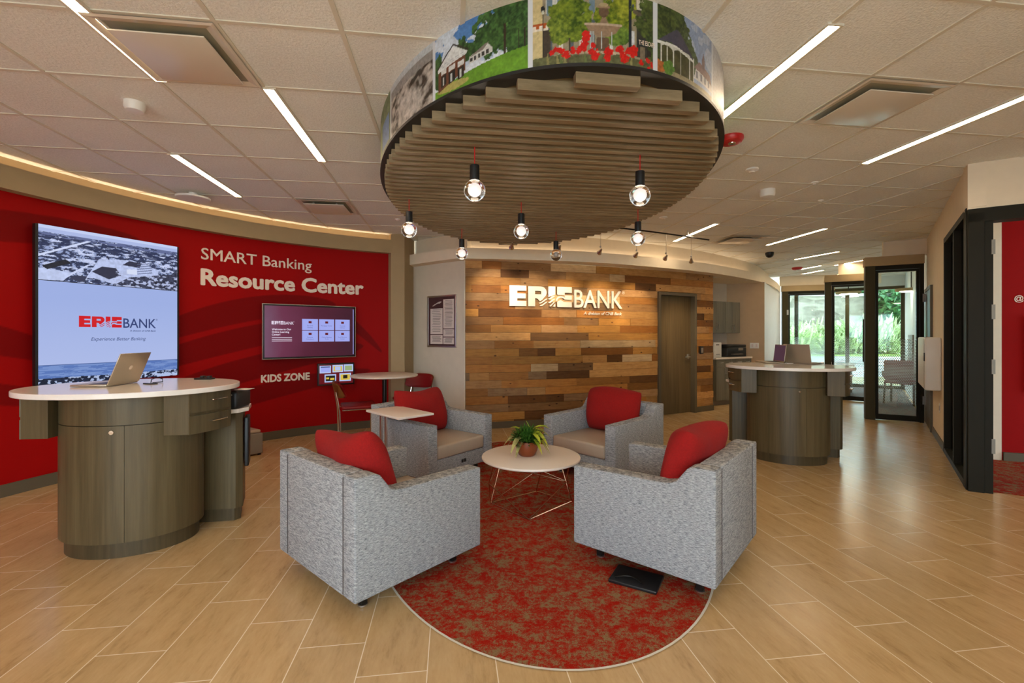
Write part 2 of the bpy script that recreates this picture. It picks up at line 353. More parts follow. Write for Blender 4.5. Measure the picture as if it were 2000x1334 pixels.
def text(body, size=1., bold=0., shear=0., width=None, extrude=0., align='LEFT', spacing=1.):
    """glyph outlines as (verts, faces), baseline at y=0; size is the cap height"""
    cu = bpy.data.curves.new('t', 'FONT'); cu.body = body; cu.size = 1.; cu.shear = shear; cu.extrude = 0.; cu.resolution_u = 3; cu.space_character = spacing
    o = bpy.data.objects.new('t', cu); COL.objects.link(o); dg = bpy.context.evaluated_depsgraph_get()
    me = bpy.data.meshes.new_from_object(o.evaluated_get(dg)); v = np.array([p.co[:] for p in me.vertices]).reshape(-1, 3); f = [tuple(p.vertices) for p in me.polygons]
    bpy.data.objects.remove(o); bpy.data.curves.remove(cu); bpy.data.meshes.remove(me)
    if bold > .004:
        vv, ff = v.copy(), list(f); n = len(v)
        for q in range(8):
            w2 = v.copy(); w2[:, 0] += bold*math.cos(q*PI/4); w2[:, 1] += bold*math.sin(q*PI/4); w2[:, 2] += .0006*(q+1); ff += [tuple(i+n*(q+1) for i in p) for p in f]; vv = np.vstack([vv, w2])
        v, f = vv, ff
    k = size/.727; v = v*k; v[:, 0] -= v[:, 0].min()
    if width: v[:, 0] *= width/v[:, 0].max()
    w = v[:, 0].max()
    if align == 'CENTER': v[:, 0] -= w/2
    return v, f
def solidify(v, f, d):
    """give flat glyphs a depth d towards +z"""
    n = len(v); b = v.copy(); b[:, 2] = 0; t = v.copy(); t[:, 2] += d; fs = [tuple(i+n for i in p) for p in f]
    cnt = {}
    for p in f:
        for a, c in zip(p, p[1:]+p[:1]): cnt[(a, c)] = 1
    fs += [(a, c, c+n, a+n) for (a, c) in cnt if (c, a) not in cnt]
    return np.vstack([b, t]), fs
def place(v, f, fn): mb = MB(); mb.add([fn(*p) for p in v], f); return mb
def frame_fn(o, right, normal=None):
    """maps (x, y, d) onto a vertical board at o facing 'normal'"""
    r = Vector((right[0], right[1], 0)).normalized(); n = Vector((r.y, -r.x, 0)); o = Vector(o)
    return lambda x, y, d=0: tuple(o+r*x+Vector((0,0,1))*y+n*d)

# numpy painter -------------------------------------------------------
def vnoise(x, y, seed=0):
    def h(i, j): v = np.sin(i*127.1+j*311.7+seed*74.7)*43758.5453; return v-np.floor(v)
    i, j = np.floor(x), np.floor(y); f, g = x-i, y-j; f = f*f*(3-2*f); g = g*g*(3-2*g)
    return (h(i,j)*(1-f)+h(i+1,j)*f)*(1-g)+(h(i,j+1)*(1-f)+h(i+1,j+1)*f)*g
def fbm(x, y, o=4, seed=0):
    s = 0; a = .5
    for k in range(o): s = s+a*vnoise(x*2**k, y*2**k, seed+k); a *= .5
    return s/(1-.5**o)
def L(*c): return np.array(lin(c))
class Canvas:
    def __init__(s, X, Y, bgc): s.X, s.Y = X, Y; s.c = np.ones(X.shape+(3,))*L(*bgc)
    def fill(s, mask, c, jit=0., sc=30, seed=1):
        mask = np.clip(np.asarray(mask, float), 0, 1)[..., None]; col = np.ones_like(s.c)*(c if isinstance(c, np.ndarray) else L(*c))
        if jit: col = col*(1+jit*(fbm(s.X*sc, s.Y*sc, 3, seed)[..., None]-.5)*2)
        s.c = s.c*(1-mask)+np.clip(col, 0, 4)*mask
    def rect(s, x0, x1, y0, y1, c, **k): s.fill((s.X > x0)&(s.X < x1)&(s.Y > y0)&(s.Y < y1), c, **k)
    def ell(s, x, y, a, b, c, rag=0., sc=20, seed=3, **k):
        d = ((s.X-x)/a)**2+((s.Y-y)/b)**2
        if rag: d = d+rag*(fbm(s.X*sc, s.Y*sc, 4, seed)-.5)*2
        s.fill(d < 1, c, sc=sc*2, seed=seed, **k)
    def poly(s, pts, c, **k):
        m = np.zeros(s.X.shape, bool); n = len(pts)
        for i in range(n):
            (x1, y1), (x2, y2) = pts[i], pts[(i+1)%n]
            if y1 == y2: continue
            m ^= ((y1 > s.Y) != (y2 > s.Y)) & (s.X < (x2-x1)*(s.Y-y1)/(y2-y1)+x1)
        s.fill(m, c, **k)
    def text(s, body, x, y, size, c, width=None, bold=.02):
        v, f = text(body, size, bold, width=width)
        for p in f: s.poly([(x+v[i][0], y+v[i][1]) for i in p], c)

# ------------------------------------------------------------------ plan: curved walls as paths
RC, RR = Vector((-.142, 3.116)), 4.40
def red(s, off=0.):
    if s < 0: return (RC.x-RR+off, RC.y+s)
    a = PI-s/RR; return (RC.x+(RR-off)*math.cos(a), RC.y+(RR-off)*math.sin(a))
RED_END = 5.14
A0, A1, WR = Vector((-.70, 6.88)), Vector((3.79, 8.66)), 13.9
_ch = A1-A0; _d = _ch.normalized(); _n = Vector((-_d.y, _d.x)); WC = (A0+A1)/2+_n*math.sqrt(WR**2-(_ch.length/2)**2)
WA0 = math.atan2(A0.y-WC.y, A0.x-WC.x); WLEN = 2*WR*math.asin(_ch.length/2/WR)
def wood(s, off=0.):
    a = WA0+s/WR; return (WC.x+(WR+off)*math.cos(a), WC.y+(WR+off)*math.sin(a))
def s_px(P, px, lo, hi, off=0.):
    for _ in range(50):
        m = (lo+hi)/2; x, y = P(m, off)
        if CX+F*x/y < px: lo = m
        else: hi = m
    return (lo+hi)/2
def crom(pts, n=8):
    out = []; P = [Vector(p) for p in pts]
    for i in range(len(P)-1):
        a = P[i-1] if i else P[0]*2-P[1]; b, c = P[i], P[i+1]; d = P[i+2] if i+2 < len(P) else P[-1]*2-P[-2]
        for k in range(n):
            t = k/n; out.append(.5*((2*b)+(c-a)*t+(2*a-5*b+4*c-d)*t*t+(3*b-a-3*c+d)*t**3))
    return out+[P[-1]]
EV = Vector((.62, .785)).normalized(); EN = Vector((EV.y, -EV.x))       # along the right-hand wall, and across it
lerp = lambda a, b, t: a+(b-a)*t

# ------------------------------------------------------------------ room shell
fl = MB(); fl.add([(-6,-3,0),(14,-3,0),(14,15.5,0),(-6,15.5,0)], [(0,1,2,3)]); struct(fl.build('floor', 'floor'))
th = math.radians(7.56); U = Vector((math.cos(th), math.sin(th))); V = Vector((-math.sin(th), math.cos(th)))
def uv2(u, v): p = U*u+V*v; return (p.x, p.y)
c = MB(); c.box(-5.2, 13, -3, 14.6, HC, HC+.1); struct(c.build('ceiling', 'ceiling'))
g = MB()
for k in range(-11, 24):
    u = -.554+.61*k; a, b = uv2(u, -4), uv2(u, 16)
    g.bar(a, b, .024, HC-.006, HC+.004)
for k in range(-12, 20):
    v = 3.05+.61*k; a, b = uv2(-6, v), uv2(14, v)
    g.bar(a, b, .022, HC-.005, HC+.004)
struct(g.build('trim_1', 'tee'))

# red wall with its printed swooshes
us = np.concatenate([np.linspace(-6, 0, 13)[:-1], np.linspace(0, RED_END, 420)]); vs = np.linspace(0, HC, 220)
w = MB(); w.sheet(lambda s, z: (*red(s), z), us, vs)
S_, Z_ = np.meshgrid(us, vs, indexing='ij'); cv = Canvas(S_, Z_, (156, 3, 3))
def swoosh(s0, z0, s1, z1, th_, sag, c):
    t = (S_-s0)/(s1-s0); mid = z0+(z1-z0)*t+sag*4*t*(1-t); wd_ = th_*np.sqrt(np.clip(4*t*(1-t), 0, 1)); d = np.abs(Z_-mid)
    cv.fill(np.clip((wd_-d)/.012+.5, 0, 1)*(t > 0)*(t < 1), c)
swoosh(1.9, 1.30, 4.3, 1.86, .16, .16, (122, 1, 2)); swoosh(1.7, .95, 4.6, 1.62, .15, .10, (122, 1, 2)); swoosh(1.7, .55, 4.7, 1.25, .16, .08, (122, 1, 2))
swoosh(1.6, .25, 4.8, .88, .12, .05, (122, 1, 2)); swoosh(3.6, 1.9, 4.98, 1.15, .10, .22, (122, 1, 2))
swoosh(-.2, 2.2, 2.0, 2.45, .14, .05, (122, 1, 2)); swoosh(-.4, 1.55, 1.5, 1.15, .14, .10, (122, 1, 2)); swoosh(-.4, 1.1, 1.6, .7, .10, .06, (122, 1, 2))
w.col = cv.c.reshape(-1, 3); struct(w.build('wall_left', 'red_wall', smooth=True))
def sweep(P, s0, s1, o0, o1, z0, z1, n=60):
    mb = MB(); ss = np.linspace(s0, s1, n); q = []
    for s in ss: q += [(*P(s, o0), z0), (*P(s, o1), z0), (*P(s, o1), z1), (*P(s, o0), z1)]
    mb.add(q, [(4*i+a, 4*i+b, 4*i+4+b, 4*i+4+a) for i in range(n-1) for a, b in ((0,1),(1,2),(2,3),(3,0))]+[(0,1,2,3),(4*n-4,4*n-3,4*n-2,4*n-1)])
    return mb
hd = sweep(red, -6, RED_END, .085, .105, 2.70, 2.885, 120)
b_ = sweep(red, -6, RED_END, .0, .105, 2.68, 2.70, 120); hd.add(b_.v, b_.f); struct(hd.build('trim_2', 'tan', smooth=True))
bk = sweep(red, -6, RED_END, .001, .008, 2.70, HC, 120); struct(bk.build('trim_3', 'tan', smooth=True))
led = tag(sweep(red, -2, RED_END-.05, .035, .06, 2.76, 2.768, 100).build('cove_light_strip', 'cove'), 'warm light strip hidden in the cove above the red wall', 'light')
struct(sweep(red, -6, RED_END, .0, .014, 0, .11, 120).build('baseboard_left', 'taupe_trim', smooth=True))
cl = MB(); cl.prism([(-1.865,7.06),(-1.655,7.06),(-1.62,7.6),(-2.2,7.5)], 0, HC); struct(cl.build('wall_pier', 'tan', bevel=.004))

# ledge and upper wall over the back of the room
LP = [Vector((-1.84, 7.48)), Vector((-.80, 6.70))]+crom([(-.80,6.70),(.9,6.98),(2.2,7.5),(3.7,8.36),(5.35,9.78),(6.4,11.1),(7.2,12.3)], 8)[1:]
def offs(P, d):
    out = []
    for i, p in enumerate(P):
        a = P[max(i-1, 0)]; b = P[min(i+1, len(P)-1)]; t = (b-a).normalized(); out.append(Vector((p.x-t.y*d, p.y+t.x*d)))
    return out
LB = offs(LP, .27)
def ribbon(Pa, Pb, z0, z1):
    mb = MB(); q = []; n = len(Pa)
    for a, b in zip(Pa, Pb): q += [(a.x,a.y,z0),(b.x,b.y,z0),(b.x,b.y,z1),(a.x,a.y,z1)]
    return mb.add(q, [(4*i+a, 4*i+b, 4*i+4+b, 4*i+4+a) for i in range(n-1) for a, b in ((0,1),(1,2),(2,3),(3,0))]+[(0,1,2,3),(4*n-4,4*n-3,4*n-2,4*n-1)])
struct(ribbon(LP, LB, 2.54, 2.70).build('trim_4', 'cream', smooth=True))
struct(ribbon(offs(LP, .24), offs(LP, .34), 2.70, HC).build('wall_upper', 'cream', smooth=True))
LS = offs(LP, .20); LS2 = offs(LP, .225)
tag(ribbon(LS[1:33], LS2[1:33], 2.705, 2.712).build('cove_light_strip', 'cove_dim'), 'warm light strip hidden on the ledge above the timber wall', 'light')
ww = MB(); ww.prism([(-1.9,7.75),(-.70,6.88),(-.70,7.2),(-1.9,8.0)], 0, 2.60); struct(ww.build('wall_back', 'white_wall', bevel=.003))
struct(sweep(wood, .0, WLEN, -.32, -.13, 0, 2.60, 40).build('wall_core', 'white_wall'))
e_ = MB(); p, q = wood(0, .03), wood(-.02, .03); e_.box(-.715,-.70,6.84,7.0,0,2.54); struct(e_.build('trim_5', 'white_wall'))

# reclaimed planks on the curved wall, with the door opening left out
DS0, DS1, DZ = s_px(wood, 1283, 0, WLEN), s_px(wood, 1357, 0, WLEN), 2.17
pl = MB(); uvs = []; cols = []
tones = [(150,98,44),(176,122,62),(196,146,86),(120,78,36),(168,128,84),(140,104,66),(206,160,104),(108,72,38),(188,138,72),(160,112,58),(178,140,98),(196,150,92),(214,184,142),(150,120,88)]
row = .121; nrow = 21
for r in range(nrow):
    z0, z1 = r*row+.0015+.0, min((r+1)*row-.0015, 2.56); s = -random.random()*1.0
    if r == 0: z0 = .0
    while s < WLEN:
        ln = random.choice([.45,.62,.8,1.0,1.25,1.5,.3]); a, b = max(s, 0.), min(s+ln-.0015, WLEN); s += ln
        for a, b in ([(a, min(b, DS0)), (max(a, DS1), b)] if z0 < DZ-.03 else [(a, b)]):
            if b-a < .02: continue
            th_ = random.choice([.008,.011,.014,.018]); n = max(2, int((b-a)/.2)+1); ss = np.linspace(a, b, n); q = []; k0 = random.random()*50
            for t in ss:
                q += [(*wood(t, -.035), z0), (*wood(t, th_), z0), (*wood(t, th_), z1), (*wood(t, -.035), z1)]
                uvs += [(t+k0, z0), (t+k0, z0), (t+k0, z1), (t+k0, z1)]
            pl.add(q, [(4*i+x, 4*i+y, 4*i+4+y, 4*i+4+x) for i in range(n-1) for x, y in ((0,1),(1,2),(2,3),(3,0))]+[(0,1,2,3),(4*n-4,4*n-3,4*n-2,4*n-1)])
            c_ = np.array(lin(random.choice(tones)))*random.uniform(.62, 1.02)*np.array([1.0, .94, .84]); cols += [c_]*(4*n)
pl.uv = uvs; pl.col = np.array(cols); struct(pl.build('wall_timber', 'reclaimed'))
struct(sweep(wood, 0, DS0, .018, .03, 0, .10, 30).build('baseboard_back', 'taupe_trim')); struct(sweep(wood, DS1, WLEN, .018, .03, 0, .10, 8).build('baseboard_timber', 'taupe_trim'))

# timber door in the curved wall
fp, fq = Vector(wood(DS0, .0)), Vector(wood(DS1, .0)); dr = (fq-fp).normalized(); dw = (fq-fp).length
door = bpy.data.objects.new('door_1', None); COL.objects.link(door); door.location = (fp.x, fp.y, 0); door.rotation_euler = (0, 0, math.atan2(dr.y, dr.x)); struct(door)
fr = MB(); fr.box(0,.055,-.05,.10,0,DZ); fr.box(dw-.055,dw,-.05,.10,0,DZ); fr.box(.055,dw-.055,-.05,.10,DZ-.055,DZ); fr.build('door_frame', 'taupe_trim', door, bevel=.003)
lf = MB(); lf.box(.058,dw-.058,.045,.09,.008,DZ-.058); lf.build('door_leaf', 'door_wood', door)
hn = MB(); hn.tube([(dw-.13,.045,1.02),(dw-.13,-.01,1.02),(dw-.25,-.012,1.02)], .011, 10); hn.lathe([(.03,-.005),(.03,.012)], 16, (dw-.13,.038,1.02)); hn.rbox(dw-.155,dw-.105,.03,.046,.98,1.07,.004); hn.build('door_handle', 'nickel', door, smooth=True)

# nook with kitchenette, walls behind the ledge
NB0, NB1, NS = Vector((3.15,9.27)), Vector((4.76,10.2)), Vector((5.40,9.80))
nk = MB(); nk.bar(NB0, NB1, .04, 0, 2.6); struct(nk.build('wall_nook', 'white_wall'))
nk = MB(); nk.prism([(4.76,10.2),(5.40,9.80),(5.44,9.90),(4.80,10.32)], 0, 2.6); struct(nk.build('wall_nook_side', 'beige'))
nk = MB(); nk.prism([(5.40,9.80),(7.20,12.3),(7.1,12.4),(5.40,9.95)], 0, 2.6); struct(nk.build('wall_hall', 'blue_white'))
nk = MB(); nk.prism([(3.5,8.55),(5.42,9.80),(4.8,10.4),(2.9,9.3)], 2.545, 2.60); struct(nk.build('ceiling_nook', 'cream'))
nk = MB(); nk.prism([(3.74,8.70),(3.78,8.70),(3.2,9.35),(3.1,9.30)], 0, 2.55); struct(nk.build('wall_nook_end', 'white_wall'))

# right-hand wall, its glazing, and the front of the red office
R0 = Vector((4.157, 4.18))
def rw(t, d=0.): p = R0+EV*t+EN*d; return (p.x, p.y)          # d > 0 goes behind the wall
TEND = (Vector((6.64,7.39))-R0).length
t_w0, t_w1 = .02, 1.74
def rbar(t0, t1, d0, d1, z0, z1, mb=None):
    mb = mb or MB(); return mb.prism([rw(t0,d0),rw(t1,d0),rw(t1,d1),rw(t0,d1)], z0, z1)
wr = rbar(t_w1, TEND+.2, 0, .12, 0, HC); rbar(0, t_w1, 0, .12, 2.58, HC, wr); struct(wr.build('wall_right', 'cream'))
struct(rbar(t_w1+.02, TEND, -.012, 0, 0, .10).build('baseboard_right', 'taupe_trim'))
wf = rbar(t_w0, t_w0+.06, -.01, .13, 0, 2.58); rbar(t_w1-.06, t_w1, -.01, .13, 0, 2.58, wf); rbar(t_w0, t_w1, -.01, .13, 2.52, 2.58, wf); rbar(t_w0, t_w1, -.01, .13, 0, .06, wf); rbar(.85, .91, -.01, .13, .06, 2.52, wf)
win = struct(wf.build('window_1', 'black_frame'))
for a, b in ((t_w0+.06, .85), (.91, t_w1-.06)): rbar(a, b, .05, .062, .06, 2.52).build('pane', 'dark_glass', win)
for t_ in (t_w0+.075, .925): rbar(t_, t_+.02, .02, .05, .06, 2.52).build('glazing_bead', 'nickel', win)
FV = Vector((.845, -.535))                                    # front wall of the red office runs this way from R0
def fw(t, d=0.): p = R0+FV*t+Vector((.535,.845))*d; return (p.x, p.y)
def fbar(t0, t1, d0, d1, z0, z1, mb=None):
    mb = mb or MB(); return mb.prism([fw(t0,d0),fw(t1,d0),fw(t1,d1),fw(t0,d1)], z0, z1)
wo = fbar(0, 3.2, 0, .12, 2.56, HC); fbar(1.3, 3.2, 0, .12, 0, 2.56, wo); struct(wo.build('wall_office_front', 'cream'))
df = fbar(0, .105, -.02, .13, 0, 2.52); fbar(1.22, 1.3, -.02, .13, 0, 2.52, df); fbar(0, 1.3, -.02, .13, 2.44, 2.56, df)
d2 = struct(df.build('door_2', 'black_frame'))
fbar(.110, .165, -.005, .13, 0, 2.44).build('jamb', 'black_frame', d2)
for z in (.36, 1.07, 1.56, 2.14): fbar(.152, .176, -.014, -.006, z, z+.13).build('hinge', 'hinge_grey', d2)
# inside the red office
ra, rb = Vector((5.535,5.20)), Vector((7.6,4.50)); dv = (rb-ra).normalized()
wo = MB(); wo.bar(ra, rb, .06, 0, HC); struct(wo.build('wall_office', 'red_paint'))
wo = MB(); wo.prism([(5.14,5.33),(5.525,5.17),(5.55,5.236),(5.17,5.37)], 0, HC); struct(wo.build('wall_office_side', 'cream'))
wo = MB(); wo.bar(ra+Vector((.0,-.03)), rb+Vector((.0,-.03)), .05, 0, .10); struct(wo.build('baseboard_office', 'taupe_trim'))
oc = MB(); oc.prism([fw(.0,.06),fw(3,.06),(7.5,4.5),(5.16,5.3)], .001, .006); tag(oc.build('office_carpet', 'carpet'), 'red carpet inside the red-walled office beyond the open door', 'carpet')
_k = (1977-CX)/F; _t = (_k*ra.y-ra.x)/(dv.x-_k*dv.y); ofn = frame_fn((*(ra+dv*_t), 0), dv)
v, f = text('@', .062, .008); tag(place(*solidify(v, f, .004), lambda x, y, d: ofn(x, y+1.80, d+.03)).build('wall_lettering', 'lettering'), 'cream at-sign lettering on the office red wall', 'lettering')
o_ = MB(); q_ = [ofn(.10, 1.955, .031), ofn(.3, 1.955, .031), ofn(.3, 1.963, .031), ofn(.10, 1.963, .031)]; q2 = [ofn(.10, 1.955, .036), ofn(.3, 1.955, .036), ofn(.3, 1.963, .036), ofn(.10, 1.963, .036)]
o_.add(q_+q2, [(0,3,2,1),(4,5,6,7),(0,1,5,4),(1,2,6,5),(2,3,7,6),(3,0,4,7)]); tag(o_.build('wall_lettering', 'lettering'), 'thin cream line above the at-sign on the office wall', 'lettering')
t_ = thing('wall_panel', 'grey rounded board hung on the office red wall', 'panel', ofn(.11, .78, .03), math.atan2(dv.y, dv.x)); b_ = MB(); b_.rbox(0,.9,-.05,0,0,.86,.02); b_.build('board', 'grey_box', t_, smooth=True)
b_ = MB(); b_.box(.05,.85,.0,.012,.05,.81); b_.build('backing', 'black', t_)

# back and side of the room behind the camera: wide daylight windows
wb = MB(); wb.box(-4.6,-3.9,-2.6,-2.45,0,HC); wb.box(2.2,7.2,-2.6,-2.45,0,HC); wb.box(-3.9,5.2,-2.6,-2.45,0,.35); wb.box(-3.9,5.2,-2.6,-2.45,2.6,HC)
for x in (-2.0,.1): wb.box(x-.06,x+.06,-2.6,-2.45,.35,2.6)
struct(wb.build('wall_front', 'cream'))
wb = MB(); e = fw(3.2, .06); wb.box(e[0]-.05,e[0]+.1,-2.6,e[1]+.05,0,HC); struct(wb.build('wall_side', 'cream'))

# ------------------------------------------------------------------ glazed office fronts along the hall
def front(p0, p1, idx, post, hz=2.57, pull=None, hinges=None, label=None):
    p0, p1 = Vector(p0), Vector(p1); d = (p1-p0).normalized(); Lw = (p1-p0).length
    o = bpy.data.objects.new('door_%d' % idx, None); COL.objects.link(o); o.location = (p0.x, p0.y, 0); o.rotation_euler = (0,0,math.atan2(d.y, d.x)); struct(o)
    m_ = MB(); m_.box(0,post,-.03,.10,0,hz); m_.build('post', 'olive_frame', o, bevel=.004)
    m_ = MB(); m_.box(post,Lw,-.02,.08,hz-.07,hz); m_.box(Lw-.05,Lw,-.02,.08,0,hz-.07); m_.build('head_frame', 'black_frame', o)
    a, b = post+.01, Lw-.055
    m_ = MB(); m_.box(a,a+.035,0,.045,.01,hz-.075); m_.box(b-.035,b,0,.045,.01,hz-.075); m_.box(a+.035,b-.035,0,.045,.01,.10); m_.box(a+.035,b-.035,0,.045,hz-.11,hz-.075); lfr = m_.build('leaf_frame', 'black_frame', o)
    m_ = MB(); m_.box(a+.035,b-.035,.018,.028,.10,hz-.11); m_.build('pane', 'film', o)
    if pull is not None:
        m_ = MB(); x = a+pull*(b-a); m_.tube([(x,-.06,.85),(x,-.06,1.75)], .013, 10)
        for z in (.95,1.66): m_.tube([(x,-.06,z),(x+.0,.02,z)], .009, 8)
        m_.build('pull_handle', 'dark_metal', o, smooth=True)
    if hinges is not None:
        for z in (.3, 1.02, 1.95): m_ = MB(); m_.box(hinges*Lw-.012+ (-.0),hinges*Lw+.03,-.035,-.02,z,z+.13); m_.build('hinge', 'nickel', o)
    m_ = MB(); m_.box(-.01,Lw,-.05,.12,hz,hz+.15); struct(m_.build('trim_%d' % (20+idx), 'tan')).matrix_world = Matrix.Translation((p0.x,p0.y,0))@Matrix.Rotation(math.atan2(d.y,d.x),4,'Z')
    m_ = MB(); m_.box(.25 if idx != 5 else -.05,Lw+(.1 if idx == 3 else 1.0),.03,.12,hz+.15,HC); struct(m_.build('wall_over_%s' % {3:'near',4:'middle',5:'far'}[idx], 'cream')).matrix_world = Matrix.Translation((p0.x,p0.y,0))@Matrix.Rotation(math.atan2(d.y,d.x),4,'Z')
    return o
front((5.97,7.75), (6.64,7.39), 3, .135, hinges=.99)
front((6.88,10.08), (7.66,9.62), 4, .12, pull=.75)
front((7.20,12.22), (8.30,11.80), 5, .14, hinges=.10)
# outside wall of the offices
X1 = Vector((10.2,11.9)); X0 = X1-EN*(-1)*0+Vector((-.785,.62))*3.7
dx = (X1-X0).normalized(); Lx = (X1-X0).length
win = bpy.data.objects.new('window_2', None); COL.objects.link(win); win.location = (X0.x, X0.y, 0); win.rotation_euler = (0,0,math.atan2(dx.y,dx.x)); struct(win)
m_ = MB()
for x in (.0, 1.25, 2.45, 3.62): m_.box(x,x+.09,-.05,.07,.0,2.62)
m_.box(0,Lx,-.05,.07,2.62,2.70); m_.box(0,Lx,-.05,.07,.0,.08); m_.build('window_frame', 'olive_frame', win)
for a, b in ((.09,1.25),(1.34,2.45),(2.54,3.62)): m_ = MB(); m_.box(a,b,.005,.015,.08,2.62); m_.build('pane', 'glass', win)
m_ = MB(); m_.box(-.1,Lx+.1,-.05,.10,2.70,HC); struct(m_.build('wall_outer', 'blue_white')).matrix_world = win.matrix_world if False else Matrix.Translation((X0.x,X0.y,0))@Matrix.Rotation(math.atan2(dx.y,dx.x),4,'Z')
m_ = MB(); m_.prism([rw(TEND+.12,.0),(10.2,11.9),(10.3,11.8),rw(TEND+.12,.12)], 0, HC); struct(m_.build('wall_office_right', 'blue_white'))
m_ = MB(); m_.prism([(7.22,12.28),(7.32,12.28),(X0.x+.1,X0.y),(X0.x-.05,X0.y)], 0, HC); struct(m_.build('wall_office_far', 'blue_white'))
oc = MB(); oc.prism([(6.05,7.80),(6.70,7.45),(10.1,11.85),(8.2,13.3),(7.75,9.75)], .001, .006); tag(oc.build('office_carpet', 'office_carpet'), 'grey carpet flecked with red behind the glass office door', 'carpet')
pa, pb = Vector((8.35,9.50)), Vector((9.35,10.77)); m_ = MB(); m_.bar(pa-EN*.02, pb-EN*.02, .035, .55, 1.42); tag(m_.build('acoustic_panel', 'grey_box', bevel=.004), 'dark grey padded panel on the glass office side wall', 'panel')
# ------------------------------------------------------------------ oval ceiling drum with mural and slats
DC, DA, DB = Vector((.20, 4.03)), 1.285, 1.96
def oval(a, k=0.):
    p = DC+U*(DA+k)*math.cos(a)+V*(DB+k)*math.sin(a); return p.x, p.y
drum = thing('ceiling_drum', 'large oval ceiling drum wrapped in a photo mural with timber slats beneath', 'ceiling feature', (DC.x, DC.y, 2.65))
zb = 2.65
# angle samples, dense on the side towards the room; arc length measured from the leftmost separator
ang = np.concatenate([np.linspace(PI*.02, PI*.80, 90), np.linspace(PI*.80, PI*2.02, 1350)[1:]])
pts = np.array([oval(a) for a in ang]); arc = np.concatenate([[0], np.cumsum(np.hypot(*np.diff(pts, axis=0).T))])
pxs = CX+F*pts[:, 0]/pts[:, 1]
front_ = [i for i in range(len(ang)) if ang[i] > PI*1.0]
def arc_at(px):
    # near side: px increases with the angle between the two tangent points
    i0 = int(np.argmin(np.where(ang > PI*.8, pxs, 9e9))); i1 = int(np.argmax(np.where(ang > PI*1.3, pxs, -9e9)))
    return float(np.interp(px, pxs[i0:i1+1], arc[i0:i1+1])), arc[i0], arc[i1]
seps = [arc_at(p)[0] for p in (763.5, 848, 1035.5, 1280, 1391)]
nz = 96; zz = np.linspace(0, HC-zb, nz); X_, Y_ = np.meshgrid(arc, zz, indexing='ij')
cv = Canvas(X_, Y_, (150, 160, 150)); HT = HC-zb
def panel(a, b):
    w_ = b-a; return (lambda fx: a+fx*w_), w_
# generic woodland prints for the far side
cv.rect(-9, 99, .17, 9, (150, 178, 206)); cv.fill((fbm(X_*9, Y_*9, 4, 4) > .48) & (Y_ > .05), (70, 104, 62), jit=.5, sc=60); cv.rect(-9, 99, -1, .07, (110, 140, 70), jit=.4, sc=50)
# far left print: green and blue
a, b = arc_at(744)[1]-.1, seps[0]; fx, w_ = panel(a, b); cv.rect(a, b, -1, 1, (116, 132, 92), jit=.5, sc=30); cv.rect(fx(.55), fx(.93), .03, .20, (104, 134, 176), jit=.3, sc=40); cv.rect(fx(.2), fx(.5), -.1, .26, (142, 158, 104), jit=.4, sc=60)
# waterfall in browns
a, b = seps[0], seps[1]; fx, w_ = panel(a, b); cv.rect(a, b, -1, 1, (116, 106, 96))
cv.fill((X_ > a)*(X_ < b)*(Y_ < .29), np.array(lin((120, 110, 98)))*(.25+1.3*fbm(X_*14, Y_*30, 5, 8)[..., None]))
wq = fbm(X_*16+Y_*9, Y_*34-X_*14, 5, 8); wl = L(58, 48, 38)+(L(196, 188, 178)-L(58, 48, 38))*np.clip((wq-.36)*3.2, 0, 1)[..., None]; cv.fill((X_ > a)*(X_ < b)*(Y_ < .29)*1., wl)
cv.rect(a, b, .285, 1, (196, 204, 208)); cv.rect(a, b, .235, .285, (150, 146, 142), jit=.25, sc=60)
wt = np.clip(1.3-(((X_-fx(.55))/(.30*w_))**2+((Y_-.10)/.085)**2)-1.2*(fbm(X_*30, Y_*22, 4, 21)-.5)*2, 0, 1)*(X_ > a)*(X_ < b); cv.fill(wt*.8, (206, 200, 192), jit=.35, sc=40)
# lawn and white school house
a, b = seps[1], seps[2]; fx, w_ = panel(a, b); inn = (X_ > a)*(X_ < b); r = lambda x: fx(x)
cv.rect(a, b, -1, 1, (84, 134, 196)); cv.fill(inn*(fbm(X_*8, Y_*14, 4, 2) > .50), (206, 218, 232), jit=.15); cv.fill(inn*np.clip((.22-Y_)/.1, 0, 1)*.6, (220, 228, 236))
def tree(x, y, w2, h2, dark=(40, 74, 36), mid=(78, 118, 58), seed=3):
    d = ((X_-x)/w2)**2+((Y_-y)/h2)**2+1.1*(fbm(X_*26, Y_*26, 5, seed)-.5)*2
    q = np.clip((fbm(X_*85, Y_*85, 3, seed+5)-.30)*2.0, 0, 1)*.65+np.clip((fbm(X_*18, Y_*18, 3, seed+9)-.35)*2.2, 0, 1)*.35
    col = L(*dark)*.6+(L(*mid)*1.15-L(*dark)*.6)*q[..., None]; cv.fill((d < 1)*1., col)
tree(r(.05), .14, .035, .10, seed=2); tree(r(.36), .20, .035, .07, seed=9); tree(r(.50), .17, .12, .05, (44, 78, 40), seed=6); tree(r(.82), .24, .20, .13, seed=12); tree(r(.98), .20, .12, .12, seed=15); tree(r(.66), .17, .06, .06, seed=21)
cv.rect(r(.775), r(.795), .09, .24, (58, 46, 36)); cv.rect(r(.90), r(.912), .10, .2, (52, 42, 34)); cv.rect(r(.95), r(.96), .10, .2, (52, 42, 34))
cv.fill(inn*(Y_ < .04+.075*np.clip((X_-a)/w_, 0, 1)+.0), (104, 152, 44), jit=.35, sc=26); cv.ell(r(.25), .035, .12, .02, (176, 168, 96), rag=.5, sc=16)
cv.poly([(r(.06), .03), (r(.40), .085), (r(.40), .17), (r(.06), .13)], (112, 70, 50), jit=.2, sc=60)
